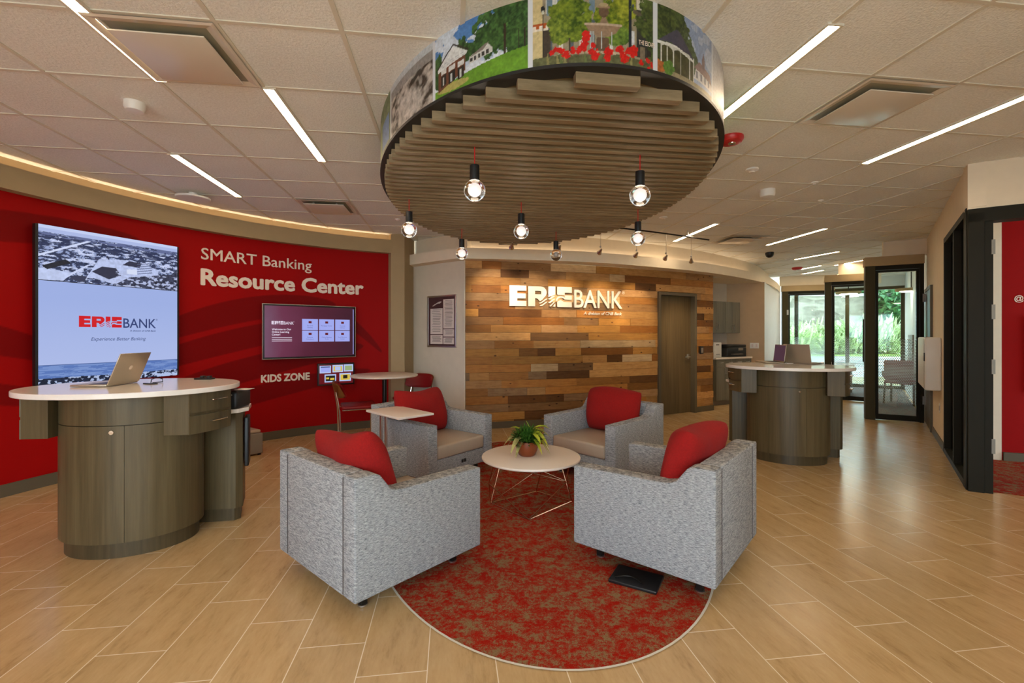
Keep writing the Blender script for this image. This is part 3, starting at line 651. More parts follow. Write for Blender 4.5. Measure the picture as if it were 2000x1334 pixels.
for x0, x1 in ((.10, .17), (.20, .28), (.31, .38)): cv.poly([(r(x0), .05), (r(x1), .06), (r(x1), .115), (r(x0), .11)], (44, 40, 36)); cv.poly([(r(x0), .115), (r(x1), .12), (r(x1), .145), (r(x0), .14)], (214, 216, 214)); cv.rect(r(x0)+.012, r(x0)+.024, .06, .10, (200, 206, 204))
cv.poly([(r(.055), .135), (r(.41), .165), (r(.42), .178), (r(.255), .235), (r(.055), .152)], (222, 226, 226), jit=.05)
for k in range(5): cv.poly([(r(.08), .150+k*.012), (r(.40), .168+k*.011), (r(.40), .170+k*.011), (r(.08), .152+k*.012)], (176, 186, 190)) if k < 2 else None
cv.poly([(r(.045), .148), (r(.255), .238), (r(.43), .178), (r(.43), .186), (r(.255), .248), (r(.045), .158)], (60, 48, 44))
cv.poly([(r(.44), .105), (r(.67), .125), (r(.67), .15), (r(.62), .175), (r(.44), .14)], (206, 206, 202)); cv.poly([(r(.43), .135), (r(.60), .175), (r(.64), .18), (r(.58), .15)], (136, 128, 120))
for k in range(5): cv.rect(r(.45+.04*k), r(.475+.04*k), .113+.003*k, .133+.003*k, (60, 58, 56))
# fountain with red flowers in a shopping street
a, b = seps[2], seps[3]; fx, w_ = panel(a, b); inn = (X_ > a)*(X_ < b); r = lambda x: fx(x)
cv.rect(a, b, -1, 1, (150, 140, 116), jit=.15, sc=40); cv.rect(r(.0), r(.10), -1, 1, (206, 188, 138)); cv.rect(r(.12), r(.25), .24, 1, (212, 212, 206)); cv.rect(r(.02), r(.13), .17, .20, (176, 86, 36)); cv.rect(r(.0), r(.16), .165, .176, (228, 216, 196))
for k in range(3): cv.rect(r(.02+.05*k), r(.045+.05*k), .172, .19, (236, 224, 206))
for k, x in enumerate((.14, .22, .30, .38, .46, .60, .68)): cv.rect(r(x), r(x+.035), .04, .2, ((86, 96, 104), (222, 218, 208))[k % 2]); cv.rect(r(x-.01), r(x+.035), .23, .31, (112, 134, 150), jit=.2)
cv.rect(r(.10), r(.16), -1, .165, (70, 60, 50)); cv.rect(r(.095), r(.105), .05, .27, (30, 34, 36)); cv.ell(r(.10), .262, .010, .018, (34, 38, 40)); cv.ell(r(.10), .25, .006, .01, (196, 196, 180)); cv.rect(r(.27), r(.43), .03, .06, (150, 140, 120))
tree(r(.30), .20, .085, .11, (62, 96, 24), (134, 152, 44), 31); tree(r(.22), .16, .05, .07, (70, 104, 28), (142, 158, 56), 33); tree(r(.64), .21, .08, .10, (84, 114, 28), (150, 162, 40), 35); tree(r(.72), .27, .06, .06, (100, 124, 32), (164, 170, 52), 37); tree(r(.66), .14, .06, .05, (76, 112, 40), (126, 154, 60), 39)
cv.rect(r(.295), r(.31), .05, .12, (70, 60, 44))
cv.rect(r(.83), r(1.), .05, .28, (56, 56, 50), jit=.25, sc=50); cv.rect(r(.83), r(1.), .27, 1, (206, 200, 184)); cv.poly([(r(.80), .25), (r(1.0), .205), (r(1.), .225), (r(.80), .27)], (96, 88, 72)); cv.rect(r(.86), r(.90), -1, .10, (120, 108, 90)); cv.rect(r(.92), r(1), -1, .11, (46, 40, 36))
cv.rect(r(.765), r(.785), .06, 1, (30, 38, 48)); cv.rect(r(.785), r(.81), .10, .165, (206, 208, 212)); cv.rect(r(.79), r(.805), .27, .29, (40, 60, 110))
cv.rect(r(.838), r(.995), .103, .138, (44, 52, 54)); esc = (r(.846), .109, .145*w_)
st, sh = (150, 124, 100), (104, 82, 64)
cv.poly([(r(.49), .03), (r(.51), .12), (r(.60), .12), (r(.62), .03)], sh, jit=.25, sc=60); cv.poly([(r(.42), .178), (r(.70), .178), (r(.66), .145), (r(.60), .125), (r(.51), .125), (r(.45), .148)], st, jit=.2, sc=70); cv.rect(r(.415), r(.705), .176, .186, (190, 168, 146)); cv.poly([(r(.53), .186), (r(.55), .215), (r(.575), .215), (r(.60), .186)], st, jit=.2)
cv.ell(r(.562), .238, .024, .026, sh, jit=.3, sc=90); cv.rect(r(.515), r(.61), .256, .264, st); cv.ell(r(.562), .27, .022, .009, (176, 156, 120)); cv.rect(r(.30), r(.73), .045, .06, (186, 168, 142), jit=.15); cv.rect(r(.33), r(.70), .0, .045, (124, 108, 90), jit=.3, sc=50)
for k in range(16): x = .44+.25*random.random(); cv.rect(r(x), r(x)+.0016, .07, .15, (196, 206, 206))
cv.fill(inn*(Y_ < .035+.02*fbm(X_*30, Y_*4, 3, 5)), (96, 98, 64), jit=.5, sc=60)
for k in range(12): x = r(.02+random.random()*.94); cv.poly([(x-.008, 0), (x+.008, 0), (x+random.uniform(-.02, .02), .05+.03*random.random())], random.choice([(104, 116, 66), (140, 134, 84), (92, 78, 60)]))
for x, y, q in ((.42,.10,.022),(.43,.125,.018),(.40,.065,.022),(.17,.052,.012),(.20,.062,.012),(.24,.055,.016),(.28,.035,.018),(.33,.055,.016),(.37,.05,.014),(.47,.045,.016),(.50,.03,.024),(.48,.075,.012),(.60,.05,.022),(.59,.022,.018),(.69,.065,.02),(.73,.035,.022),(.77,.06,.02),(.81,.065,.024),(.795,.045,.014),(.87,.022,.014),(.93,.035,.014),(.98,.02,.016),(.94,-.002,.012),(.72,.02,.014)):
    cv.ell(r(x), y+.008, q*.95, q, (204, 26, 18), rag=1.3, sc=90, seed=int(x*99), jit=.25)
# gazebo and chapel
a, b = seps[3], seps[4]; fx, w_ = panel(a, b); inn = (X_ > a)*(X_ < b); r = lambda x: fx(x)
cv.rect(a, b, -1, 1, (150, 166, 196)); cv.fill(inn*(fbm(X_*6, Y_*10, 3, 6) > .5), (182, 192, 210)); tree(r(.12), .26, .17, .13, (52, 70, 36), (96, 112, 52), 41); tree(r(.05), .12, .07, .10, (50, 70, 36), (86, 104, 50), 43); tree(r(.42), .18, .06, .10, (62, 80, 50), (100, 114, 70), 45); tree(r(.56), .13, .04, .06, (66, 84, 56), (100, 114, 76), 46)
cv.rect(r(.05), r(.54), .02, .15, (74, 74, 44), jit=.5, sc=40); cv.fill(inn*(Y_ < .03), (150, 140, 110), jit=.3); cv.poly([(r(.03), .155), (r(.26), .235), (r(.30), .24), (r(.56), .135), (r(.48), .13), (r(.2), .165)], (74, 72, 88), jit=.1)
cv.poly([(r(.02), .155), (r(.25), .16), (r(.54), .135), (r(.55), .122), (r(.25), .146), (r(.02), .142)], (226, 226, 220))
for x in (.06, .22, .47, .54): cv.rect(r(x), r(x)+.009, .03, .145, (214, 214, 206))
for x0, x1 in ((.06, .22), (.22, .47)): m2 = (X_ > r(x0))*(X_ < r(x1))*(Y_ < .148)*(Y_ > .125+.022*np.sqrt(np.clip(1-((X_-r((x0+x1)/2))/(r(x1)-r(x0))*2)**2, 0, 1))-.004); cv.fill(m2*1., (206, 206, 196))
for x in (.14, .33): cv.rect(r(x), r(x)+.006, .03, .14, (196, 196, 184))
cv.ell(r(.06), .035, .04, .028, (180, 104, 50), rag=.8, sc=50, jit=.5); cv.ell(r(.17), .04, .035, .04, (92, 130, 54), rag=.8, sc=50, jit=.5)
cv.poly([(r(.56), .05), (r(.98), .05), (r(.98), .09), (r(.90), .13), (r(.60), .12)], (206, 204, 204)); cv.poly([(r(.56), .105), (r(.66), .15), (r(.92), .13), (r(.98), .085)], (140, 116, 112)); cv.poly([(r(.72), .13), (r(.72), .17), (r(.755), .215), (r(.79), .17), (r(.79), .13)], (128, 110, 110))
for k in range(4): cv.rect(r(.60+.09*k), r(.63+.09*k), .06, .095, (120, 120, 128))
# last sliver: pale print
cv.rect(seps[4], seps[4]+.5, -1, 1, (196, 196, 200), jit=.1)
cv.c = cv.c*(.72+.56*fbm(X_*110, Y_*110, 3, 77))[..., None]
for s in seps+[seps[4]+.5, seps[0]-.5]: cv.rect(s-.012, s+.012, -1, 1, (218, 222, 228))
ml = MB(); ml.add([(x-DC.x, y-DC.y, z) for (x, y) in pts for z in zz], [(i*nz+j, (i+1)*nz+j, (i+1)*nz+j+1, i*nz+j+1) for i in range(len(ang)-1) for j in range(nz-1)])
ml.col = np.clip(cv.c*.82, 0, 1).reshape(-1, 3); mo = ml.build('mural', 'mural', drum, smooth=True); mo['label'] = 'printed photographs of a lawn, a fountain and a gazebo'
v, f = text('THE ESCAPE', .022, .02, width=esc[2]); px_, py_ = (np.interp(esc[0]+v[:, 0], arc, pts[:, j]) for j in (0, 1)); nr = np.array([px_-DC.x, py_-DC.y]); nr = nr/np.hypot(*nr)*.0025
lt = MB(); lt.add([(px_[i]+nr[0, i]-DC.x, py_[i]+nr[1, i]-DC.y, esc[1]+v[i, 1]) for i in range(len(v))], f); lt.build('shop_sign_lettering', 'lettering', mo)
rim = MB(); n = 160; q = []
for i in range(n):
    a = 2*PI*i/n
    for k, z in ((.004, zb-.012), (.004, zb+.004), (-.09, zb+.004), (-.09, zb-.012)): x, y = oval(a, k); q.append((x-DC.x, y-DC.y, z))
rim.add(q, [(4*i+a, 4*i+b, 4*((i+1) % n)+b, 4*((i+1) % n)+a) for i in range(n) for a, b in ((0,1),(1,2),(2,3),(3,0))]); rim.build('rim', 'black', drum, smooth=True)
cap = MB(); cap.prism([(oval(2*PI*i/96, -.08)[0]-DC.x, oval(2*PI*i/96, -.08)[1]-DC.y) for i in range(96)], zb+.01, zb+.03); cap.build('backing', 'black', drum)
sl = MB(); vv = -(DB-.075)
while vv < DB-.05:
    h_ = (DA-.03)*math.sqrt(max(0, 1-(vv/(DB-.06))**2)); h_ = max(h_, .12)
    p0, p1 = U*(-h_)+V*vv, U*h_+V*vv; sl.bar(p0, p1, .046, zb-.065, zb+.012); vv += .0925
sl.build('slat_panel', 'slat_wood', drum, bevel=.003)
for o in drum.children:
    if o is not mo: o.location.z = -2.65

# globe pendants under the slats
def pendant(i, px, py, Y, lab, lit=True):
    x = at(px, Y); z = zat(py, Y); ztop = 2.592; R_ = .067
    t = thing('globe_pendant', lab, 'pendant light', (x, Y, z), 0, 'globe pendants under the slatted drum')
    m_ = MB(); m_.tube([(0,0,R_+.085),(0,0,ztop-z)], .0035, 8); m_.build('cord', 'red_cord', t)
    m_ = MB(); m_.lathe([(.001,R_+.088),(.029,R_+.088),(.030,R_+.082),(.030,R_-.004),(.001,R_-.004)], 24); m_.build('socket', 'black', t, smooth=True)
    m_ = MB(); m_.ball((0,0,0), R_, 32, 20); m_.build('globe', 'globe', t, smooth=True)
    m_ = MB(); m_.ball((0,0,.002), .029 if lit else .020, 24, 14); m_.build('bulb', 'bulb' if lit else 'bulb_off', t, smooth=True)
    if lit:
        ld = bpy.data.lights.new('bulb_light', 'POINT'); ld.energy = 2.2; ld.color = (1, .82, .62); ld.shadow_soft_size = .07; lo = bpy.data.objects.new('bulb_light', ld); COL.objects.link(lo); lo.parent = t; lo.location = (0,0,-.09)
for i, (px, py, Y, lab, lit) in enumerate([
    (927,372,2.84,'lit globe pendant nearest the camera at left, below the fountain picture',True),(1250,382,2.967,'lit globe pendant nearest the camera at right, above another globe',True),
    (799,449,3.94,'lit globe pendant furthest left, by the tan pier',True),(1018,452,4.05,'lit globe pendant at the middle of the drum',True),
    (1246,466,4.28,'lit globe pendant at right hanging just below a nearer globe',True),(902,495,5.03,'lit globe pendant in front of the left end of the timber wall',True),
    (1086,498,5.2,'unlit clear globe pendant in front of the timber wall',False)]): pendant(i, px, py, Y, lab, lit)

# ------------------------------------------------------------------ ceiling fittings
def linear(p, q, lab):
    (x0,y0), (x1,y1) = p, q; d = Vector((x1-x0, y1-y0)); Ln = d.length
    t = thing('linear_ceiling_light', lab, 'ceiling light', (x0, y0, HC), math.atan2(d.y, d.x), 'slim linear lights in the ceiling grid')
    m_ = MB(); m_.box(0,Ln,-.030,.030,-.008,-.003); m_.build('diffuser', 'lamp', t)
    m_ = MB(); m_.box(-.01,Ln+.01,-.046,-.031,-.012,0); m_.box(-.01,Ln+.01,.031,.046,-.012,0); m_.box(-.01,0,-.031,.031,-.012,0); m_.box(Ln,Ln+.01,-.031,.031,-.012,0); m_.build('housing', 'tee', t)
def lin_uv(u, v0, n, lab): linear(uv2(u, v0), uv2(u, v0+n), lab)
for u, v0, ln, lab in ((-1.752,1.84,1.21,'linear ceiling light at top left beside the large air diffuser'),(-1.14,3.06,1.21,'linear ceiling light between the large air diffuser and the drum'),
    (-2.36,4.28,1.21,'short-looking linear light above the red wall lettering, by the round speaker'),(-3.59,2.45,1.21,'linear ceiling light at far left above the big screen'),
    (1.90,2.06,1.21,'linear ceiling light just right of the drum, beside the red fire alarm'),(3.70,2.46,1.22,'linear ceiling light at top right edge of the photograph'),
    (3.66,5.95,1.21,'linear ceiling light behind the white camera on the ceiling'),(5.40,6.0,1.25,'long linear ceiling light between the track lights and the right wall')): lin_uv(u, v0, ln, lab)
for (a, b), (c_, d_), lab in (((1638,490.5),(1553,506),'linear ceiling light over the hall nearest the far offices'),((1603,518),(1560,526),'far short linear light beside the distant red fire alarm'),((1608,527),(1568,534.5),'furthest linear ceiling light, low over the hall end')):
    linear(ceil_pt(c_, d_), ceil_pt(a, b), lab)
for x, y, lab in ((7.35,9.0,'added linear light brightening the near glass office just behind its door'),(8.55,10.6,'linear ceiling light inside the near glass office'),(8.1,12.2,'added linear light brightening the middle glass office')): linear((x, y), (x-.16, y+1.2), lab)  # first and last lights are added to brighten the dim glass offices
# lights of the same run that stand behind the camera
for u, v0, lab in ((-2.97,-.6,'linear ceiling light behind the viewpoint at left'),(.66,-1.2,'linear ceiling light behind the viewpoint at the middle'),(3.1,-.6,'linear ceiling light behind the viewpoint at right')): lin_uv(u, v0, 1.21, lab)
def diffuser(u, v, lab):
    t = thing('air_diffuser', lab, 'air vent', (*uv2(u+.305, v+.305), HC), th, 'square air diffusers in the ceiling')
    m_ = MB(); m_.add([(-.285,-.285,-.004),(.285,-.285,-.004),(.285,.285,-.004),(-.285,.285,-.004)], [(0,1,2,3)]); m_.build('recess', 'duct', t)
    m_ = MB()
    for a in range(4):
        s_, c_ = [(0,1),(1,0),(0,-1),(-1,0)][a]; q = []
        for r_, z in ((.302,-.012),(.285,-.016),(.245,-.006)): q += [(-r_,-r_,z),(r_,-r_,z)]
        m_.add([(x*c_-y*s_, x*s_+y*c_, z) for x, y, z in q], [(0,1,3,2),(2,3,5,4)])
    m_.build('frame', 'diffuser', t)
    m_ = MB(); m_.rbox(-.225,.225,-.225,.225,-.040,-.032,.003); m_.build('plaque', 'diffuser', t, smooth=True)
    for x in (-.13, .13):
        for y in (-.15, .15): m_ = MB(); m_.box(x-.01,x+.01,y-.006,y+.006,-.034,-.004); m_.build('bracket', 'nickel', t)
diffuser(-1.778,2.44,'large square air diffuser at top left of the ceiling'); diffuser(-1.778,5.49,'square air diffuser above the end of the red wall')
diffuser(2.496,2.44,'square air diffuser between the two right-hand linear lights'); diffuser(4.326,6.60,'square air diffuser beside the end of the track light rail')
def disc(name, lab, cat, px, py, r, prof, m_name, group=None, extra=None):
    x, y = ceil_pt(px, py); t = thing(name, lab, cat, (x, y, HC), 0, group); m_ = MB(); m_.lathe([(a*r, -b*r) for a, b in prof][::-1], 28); m_.build('body', m_name, t, smooth=True)
    if extra: extra(t, r)
    return t
dome = [(.01,0),(1,0),(1,.35),(.85,.55),(.01,.6)]
def lens(t, r): m_ = MB(); m_.ball((0,-.3*r,-.55*r), .28*r, 16, 10); m_.build('lens', 'black', t, smooth=True)
disc('security_camera', 'white dome camera on the ceiling left of the drum', 'camera', 263, 201, .062, [(.01,0),(1,0),(1,.5),(.8,.9),(.01,.95)], 'white_plastic', 'dome cameras', lens)
disc('security_camera', 'white dome camera on the ceiling right of the drum', 'camera', 1499, 371, .075, [(.01,0),(1,0),(1,.75),(.85,1.0),(.01,1.05)], 'white_plastic', 'dome cameras', lens)
disc('ceiling_speaker', 'round white speaker hung on the ceiling above the red wall', 'speaker', 377, 377, .165, [(.01,0),(.25,0),(.25,.25),(1,.3),(1,.38),(.95,.42),(.01,.44)], 'white_plastic')
def strobe(t, r):
    m_ = MB(); m_.lathe([(.01,-.62*r),(.30*r,-.6*r),(.34*r,-.45*r),(.01,-.4*r)][::1], 16, (0,-.2*r,0)); m_.build('strobe_lens', 'chrome', t, smooth=True)
    v, f = text('FIRE', .2*r, .02, align='CENTER'); place(v, f, lambda x, y, d: (x, -.78*r-y*.55, -.36*r-y*-.35+0.0)).build('lettering', 'lettering', t)
fa = disc('fire_alarm', 'red fire alarm strobe on the ceiling right of the drum', 'alarm', 1427, 269, .095, [(.01,0),(1,0),(1,.2),(.85,.42),(.5,.55),(.01,.56)], 'red_plastic', None, strobe)
disc('fire_alarm', 'small distant red fire alarm on the ceiling over the hall', 'alarm', 1557, 522.5, .11, [(.01,0),(1,0),(1,.2),(.85,.42),(.5,.55),(.01,.56)], 'red_plastic', None, strobe)
for px, py, r, lab in ((1469,330,.055,'white sprinkler cap nearest the fire alarm strobe'),(1296,424,.05,'white sprinkler cap just right of the drum edge'),(1591,356,.035,'tiny white ceiling sensor nearest the right-hand wall'),(1603,391,.03,'tiny white ceiling sensor behind the other one'),(1540,505,.06,'white smoke detector between the far linear lights'),(1584,495,.055,'white smoke detector above the hall offices'),(776,428,.035,'small white sprinkler beside the left edge of the drum')):
    disc('ceiling_sensor', lab, 'ceiling sensor', px, py, r, [(.01,0),(1,0),(1,.25),(.5,.45),(.4,.6),(.01,.62)], 'white_plastic', 'small ceiling sensors')
for px, py, lab in ((1503,493,'black dome camera on the ceiling near the track lights'),(1573,540,'black dome camera far down the hall ceiling')): disc('dome_camera', lab, 'camera', px, py, .075, [(.01,0),(1,0),(1,.5),(.8,1.0),(.4,1.3),(.01,1.35)], 'black', 'black dome cameras')

# track light rail with spotlights aimed at the timber wall
tr = thing('track_light', 'thin curved track rail with small spotlights over the timber wall', 'track light', (1.3, 6.2, HC))
RP = [Vector(p) for p in ((-.35,5.72),(.6,5.88),(1.3,6.18),(2.2,6.6),(3.03,7.05))]; RC_ = crom(RP, 6); lo3 = lambda p, z: (p.x-1.3, p.y-6.2, z-HC)
m_ = MB(); m_.tube([lo3(p, 2.88) for p in RC_], .011, 8); m_.build('rail', 'dark_metal', tr, smooth=True)
for k in (2, 8, 15, 21): m_ = MB(); m_.tube([lo3(RC_[k], 2.87), lo3(RC_[k], HC)], .009, 8); m_.build('standoff', 'nickel', tr)
tgt = [(-.2,1.4),(.55,1.95),(1.05,2.05),(1.7,2.05),(2.3,1.95),(3.2,1.2)]
for k, px in enumerate((1000.5, 1093, 1173, 1243.5, 1301, 1350)):
    p = min(RC_, key=lambda q_: abs(CX+F*q_.x/q_.y-px)); i = RC_.index(p); px_f = [CX+F*q_.x/q_.y for q_ in RC_]; X = np.interp(px, px_f, [q_.x for q_ in RC_]); Y = np.interp(px, px_f, [q_.y for q_ in RC_]); p = Vector((X, Y)); zh = 2.545
    sa = (.45, 1.05, 1.6, 2.25, 2.9, 4.2)[k]; tx, ty = wood(sa); tz = (2.0, 1.9, 1.86, 1.85, 1.8, 1.2)[k]; d = (Vector((tx, ty, tz))-Vector((X, Y, zh))).normalized()
    m_ = MB(); m_.tube([lo3(p, 2.88), lo3(p, zh+.05)], .0035, 6); m_.ball(lo3(p, zh+.05), .014, 10, 8); st_ = m_.build('stem', 'nickel', tr, smooth=True)
    b = Vector(lo3(p, zh)); m_ = MB(); m_.tube([b-d*.03, b+d*.01, b+d*.045, b+d*.05], [.012, .022, .034, .034], 16); m_.build('spot_head', 'chrome', tr, smooth=True)
    m_ = MB(); m_.tube([b+d*.048, b+d*.054], .028, 16); m_.build('spot_lens', 'spot_lens', tr)
    ld = bpy.data.lights.new('spot', 'SPOT'); ld.energy = SPOT; ld.color = (1, .78, .5); ld.spot_size = math.radians(46); ld.spot_blend = .8; ld.shadow_soft_size = .03
    lo = bpy.data.objects.new('spot', ld); COL.objects.link(lo); lo.parent = tr; lo.location = b+d*.07; lo.rotation_euler = d.to_track_quat('-Z', 'Y').to_euler()
# recessed lights in the nook
for px, py, lab in ((1400,541,'recessed downlight in the kitchenette soffit beside the timber wall'),(1450,548,'recessed downlight in the kitchenette soffit further right')):
    Y = (2.545-H)*F/(HY-py); t = thing('downlight', lab, 'ceiling light', (at(px,Y), Y, 2.545), 0, 'kitchenette downlights')
    m_ = MB(); m_.lathe([(.055,-.004),(.085,-.006),(.09,0)], 24); m_.build('trim_ring', 'white_plastic', t, smooth=True); m_ = MB(); m_.lathe([(.001,-.004),(.07,-.003)], 24); m_.build('lens', 'downlight', t)

# ------------------------------------------------------------------ lettering and screens on the red wall
def on_red(px, base_py_or_z, z=None):
    s = s_px(red, px, 0, RED_END); return s
def red_text(body, px0, px1, z, cap, bold, lab):
    s0, s1 = s_px(red, px0, 0, RED_END), s_px(red, px1, 0, RED_END); v, f = text(body, cap, bold, width=s1-s0)
    v, f = solidify(v, f, .006); o = place(v, f, lambda x, y, d: (*red(s0+x, .002+d), z+y)).build('wall_lettering', 'lettering'); return tag(o, lab, 'lettering')
red_text('SMART Banking', 392.5, 608.5, 2.345, .145, .006, 'thin cream lettering reading SMART Banking on the red wall')
red_text('Resource Center', 391.5, 710, 2.035, .20, .034, 'bold cream lettering reading Resource Center on the red wall')
red_text('KIDS ZONE', 509.5, 604.8,   .785, .10, .036, 'bold cream lettering reading KIDS ZONE low on the red wall')

def logo(fn, w, mats, parent, depth=.0, tagline=True, zoff=0.):
    """block letters with three wave strokes, then lighter letters; fn maps (x, y, d); total width w"""
    k = w/1700.; g = lambda pts: [((x-110)*k, (435-y)*k) for x, y in pts]
    def put(polys, m_, nm):
        mb = MB()
        for pts in polys:
            n = len(pts); A_ = sum(pts[i][0]*pts[(i+1)%n][1]-pts[(i+1)%n][0]*pts[i][1] for i in range(n))
            if A_ < 0: pts = pts[::-1]
            if depth: mb.add([fn(x, y, zoff) for x, y in pts]+[fn(x, y, zoff+depth) for x, y in pts], [tuple(range(n))[::-1], tuple(range(n, 2*n))]+[(i,(i+1)%n,n+(i+1)%n,n+i) for i in range(n)])
            else: mb.add([fn(x, y, zoff) for x, y in pts], [tuple(range(n))])
        return mb.build(nm, m_, parent)
    R_ = lambda x0, y0, x1, y1: g([(x0,y0),(x1,y0),(x1,y1),(x0,y1)])
    E1 = [R_(110,160,215,432), R_(215,160,340,228), R_(215,264,330,330), R_(215,364,340,432)]
    arc_ = lambda cx, cy, rx, ry, a0, a1, n=8: [(cx+rx*math.cos(math.radians(a0+(a1-a0)*i/n)), cy+ry*math.sin(math.radians(a0+(a1-a0)*i/n))) for i in range(n+1)]
    Rr = [R_(365,165,462,432), R_(462,165,545,226), g(arc_(545,245,80,80,-90,60)+arc_(545,245,1,20,60,-90)), g([(462,268),(545,268),(590,312),(560,345),(530,362),(500,330),(462,320)])]
    def wave(x0, y0, x1, y1, t_, bend):
        up = []; dn = []
        for i in range(13):
            s_ = i/12; x = x0+(x1-x0)*s_; y = y0+(y1-y0)*(s_*s_*(3-2*s_))+bend*math.sin(PI*s_); h_ = t_*math.sin(PI*(.08+.84*s_))**.7; up.append((x, y-h_)); dn.append((x, y+h_))
        return g(up+dn[::-1])
    Wv = [wave(520,385,632,330,10,6), wave(530,420,632,372,10,6), wave(650,330,742,290,11,3), wave(655,378,742,330,11,3), wave(668,424,742,372,9,3)]
    I_ = [g([(650,160),(750,160),(750,268),(650,305)]), g([(716,432),(750,432),(750,392)])]
    E2 = [R_(780,160,890,272), R_(890,160,995,240), g([(890,275),(995,275),(995,335),(905,335),(890,300)]), g([(780,362),(830,340),(880,365),(995,365),(995,435),(780,435)]), g(arc_(835,345,75,58,175,345)+arc_(835,345,55,36,345,175))]
    put(E1, mats[0], 'letter'); put(Rr, mats[0], 'letter'); put(I_, mats[0], 'letter'); put(E2, mats[0], 'letter'); put(Wv, mats[0], 'wave_strokes')
    v, f = text('BANK', 255*k, .010, width=770*k); v[:, 0] += 920*k
    if depth: v, f = solidify(v, f, depth)
    place(v, f, lambda x, y, d: fn(x, y, zoff+d)).build('letters', mats[1], parent)
    v, f = text('\u00ae', 46*k, .0); v[:, 0] += 1690*k; v[:, 1] += 205*k; place(v, f, lambda x, y, d: fn(x, y, zoff+max(depth*.5, .0))).build('registered_mark', mats[1], parent)
    if tagline:
        v, f = text('A division of CNB Bank', 44*k, .012, .25, width=620*k); v[:, 0] += 1070*k; v[:, 1] -= 98*k
        if depth: v, f = solidify(v, f, depth*.6)
        place(v, f, lambda x, y, d: fn(x, y, zoff+d)).build('tagline', mats[1], parent)
# sign on the timber wall
s0, s1 = s_px(wood, 994.3, 0, WLEN, .02), s_px(wood, 1214.5, 0, WLEN, .02)
sx, sy = wood(s0, .03); sg = thing('logo_sign', 'raised silver bank logo lettering on the timber wall', 'sign', (sx, sy, zat(598, sy)))
logo(lambda x, y, d: (wood(s0+x, .03+d)[0]-sx, wood(s0+x, .03+d)[1]-sy, y), (s1-s0), ('sign_metal', 'sign_metal'), sg, .016)
# big video screen
sa, sb = s_px(red, 70, 0, RED_END, .05), s_px(red, 341.5, 0, RED_END, .05); pa, pb = Vector(red(sa, .05)), Vector(red(sb, .05)); TW = (pb-pa).length; zt, zl = 2.435, .955; TH = zt-zl
tv = thing('video_wall', 'tall lit video wall with an aerial town picture and bank logo', 'screen', (pa.x, pa.y, zl), math.atan2((pb-pa).y, (pb-pa).x))
fn = lambda x, y, d=0: (x, -.045-d, y)
m_ = MB(); m_.box(-.02,TW+.02,-.04,.01,-.0,TH+.0); m_.build('case', 'black', tv)
nx, ny = 300, 380; xs, ys = np.linspace(0, TW, nx), np.linspace(0, TH, ny); X_, Y_ = np.meshgrid(xs, ys, indexing='ij'); cv = Canvas(X_, Y_, (158, 176, 228)); fxx, fyy = X_/TW, Y_/TH
cv.fill(np.clip(1-fyy/.55, 0, 1)*.35, (206, 214, 244))
hy = .10+.035*fxx*0; sea = fyy < .125; cv.fill(sea, (88, 118, 184)); cv.fill(sea*(fbm(X_*9, Y_*120, 4, 3) > .52), (118, 146, 204)); cv.fill(sea*(fyy > .119), (80, 104, 160))
rk = fyy < .035+.01*fbm(X_*14, Y_*3, 3, 9)+.012*np.clip(fxx-.75, 0, 1)*4; cv.fill(rk, (30, 38, 62), jit=.8, sc=60); cv.fill(rk*(fbm(X_*40, Y_*70, 3, 5) > .58), (170, 186, 222)); cv.fill((fyy < .04)*(fxx > .72)*(fbm(X_*22, Y_*45, 4, 6) > .5), (176, 192, 228))
top = fyy > .655; tyy = (fyy-.655)/.345
cv.fill(top, (150, 164, 206)); nn = fbm(X_*(20+0), Y_*55, 5, 11); n2 = fbm(X_*60, Y_*110, 3, 12)
cv.fill(top*(n2 > .5), (206, 216, 246)); cv.fill(top*(nn*.6+n2*.4 > .50), (54, 62, 92), jit=.6, sc=70); cv.fill(top*(nn < .38), (196, 206, 240), jit=.2, sc=60)
cv.fill(top*(tyy > .62)*(tyy < .85)*np.clip((fbm(X_*16, Y_*90, 4, 14)-.42)*6, 0, 1), (46, 54, 86)); cv.fill(top*(tyy > .80)*(fbm(X_*14, Y_*120, 4, 15) > .45), (98, 108, 150)); cv.fill(top*(tyy > .87), (172, 186, 230)); cv.fill(top*(tyy > .94), (196, 208, 244))
def trect(pts, c, **k): cv.poly([(x*TW, (.655+.345*y)*TH) for x, y in pts], c, **k)
trect([(.30,.14),(.46,.05),(.80,.10),(.84,.42),(.62,.56),(.38,.50)], (184, 196, 234), jit=.25, sc=50)
trect([(.33,.24),(.45,.12),(.54,.22),(.50,.36),(.40,.36)], (52, 54, 74), jit=.15); trect([(.55,.44),(.68,.42),(.70,.52),(.60,.54)], (52, 54, 74), jit=.15); trect([(.18,.06),(.28,.02),(.30,.14),(.22,.14)], (58, 62, 86))
trect([(.58,.27),(.66,.27),(.66,.38),(.58,.36)], (214, 222, 246))
for k in range(5): trect([(.66+.0,.28+.05*k),(.78,.34+.05*k),(.78,.355+.05*k),(.66,.295+.05*k)], (90, 98, 134))
trect([(0,.46),(.30,.82),(.33,.82),(0,.42)], (206, 216, 246)); trect([(.12,.04),(.30,.36),(.32,.36),(.15,.04)], (200, 210, 242)); trect([(0,0),(.15,.02),(.20,.18),(.0,.22)], (190, 202, 238), jit=.2, sc=40); trect([(.02,.26),(.16,.42),(.20,.36),(.05,.20)], (40, 42, 52), jit=.4, sc=60)
trect([(.50,.04),(.60,.20),(.95,.36),(1,.5),(1,.02),(.8,0)], (58, 62, 84), jit=.9, sc=50); cv.fill(top*(fxx > .5)*(tyy < .3)*(fbm(X_*35, Y_*60, 3, 19) > .56), (176, 186, 222))
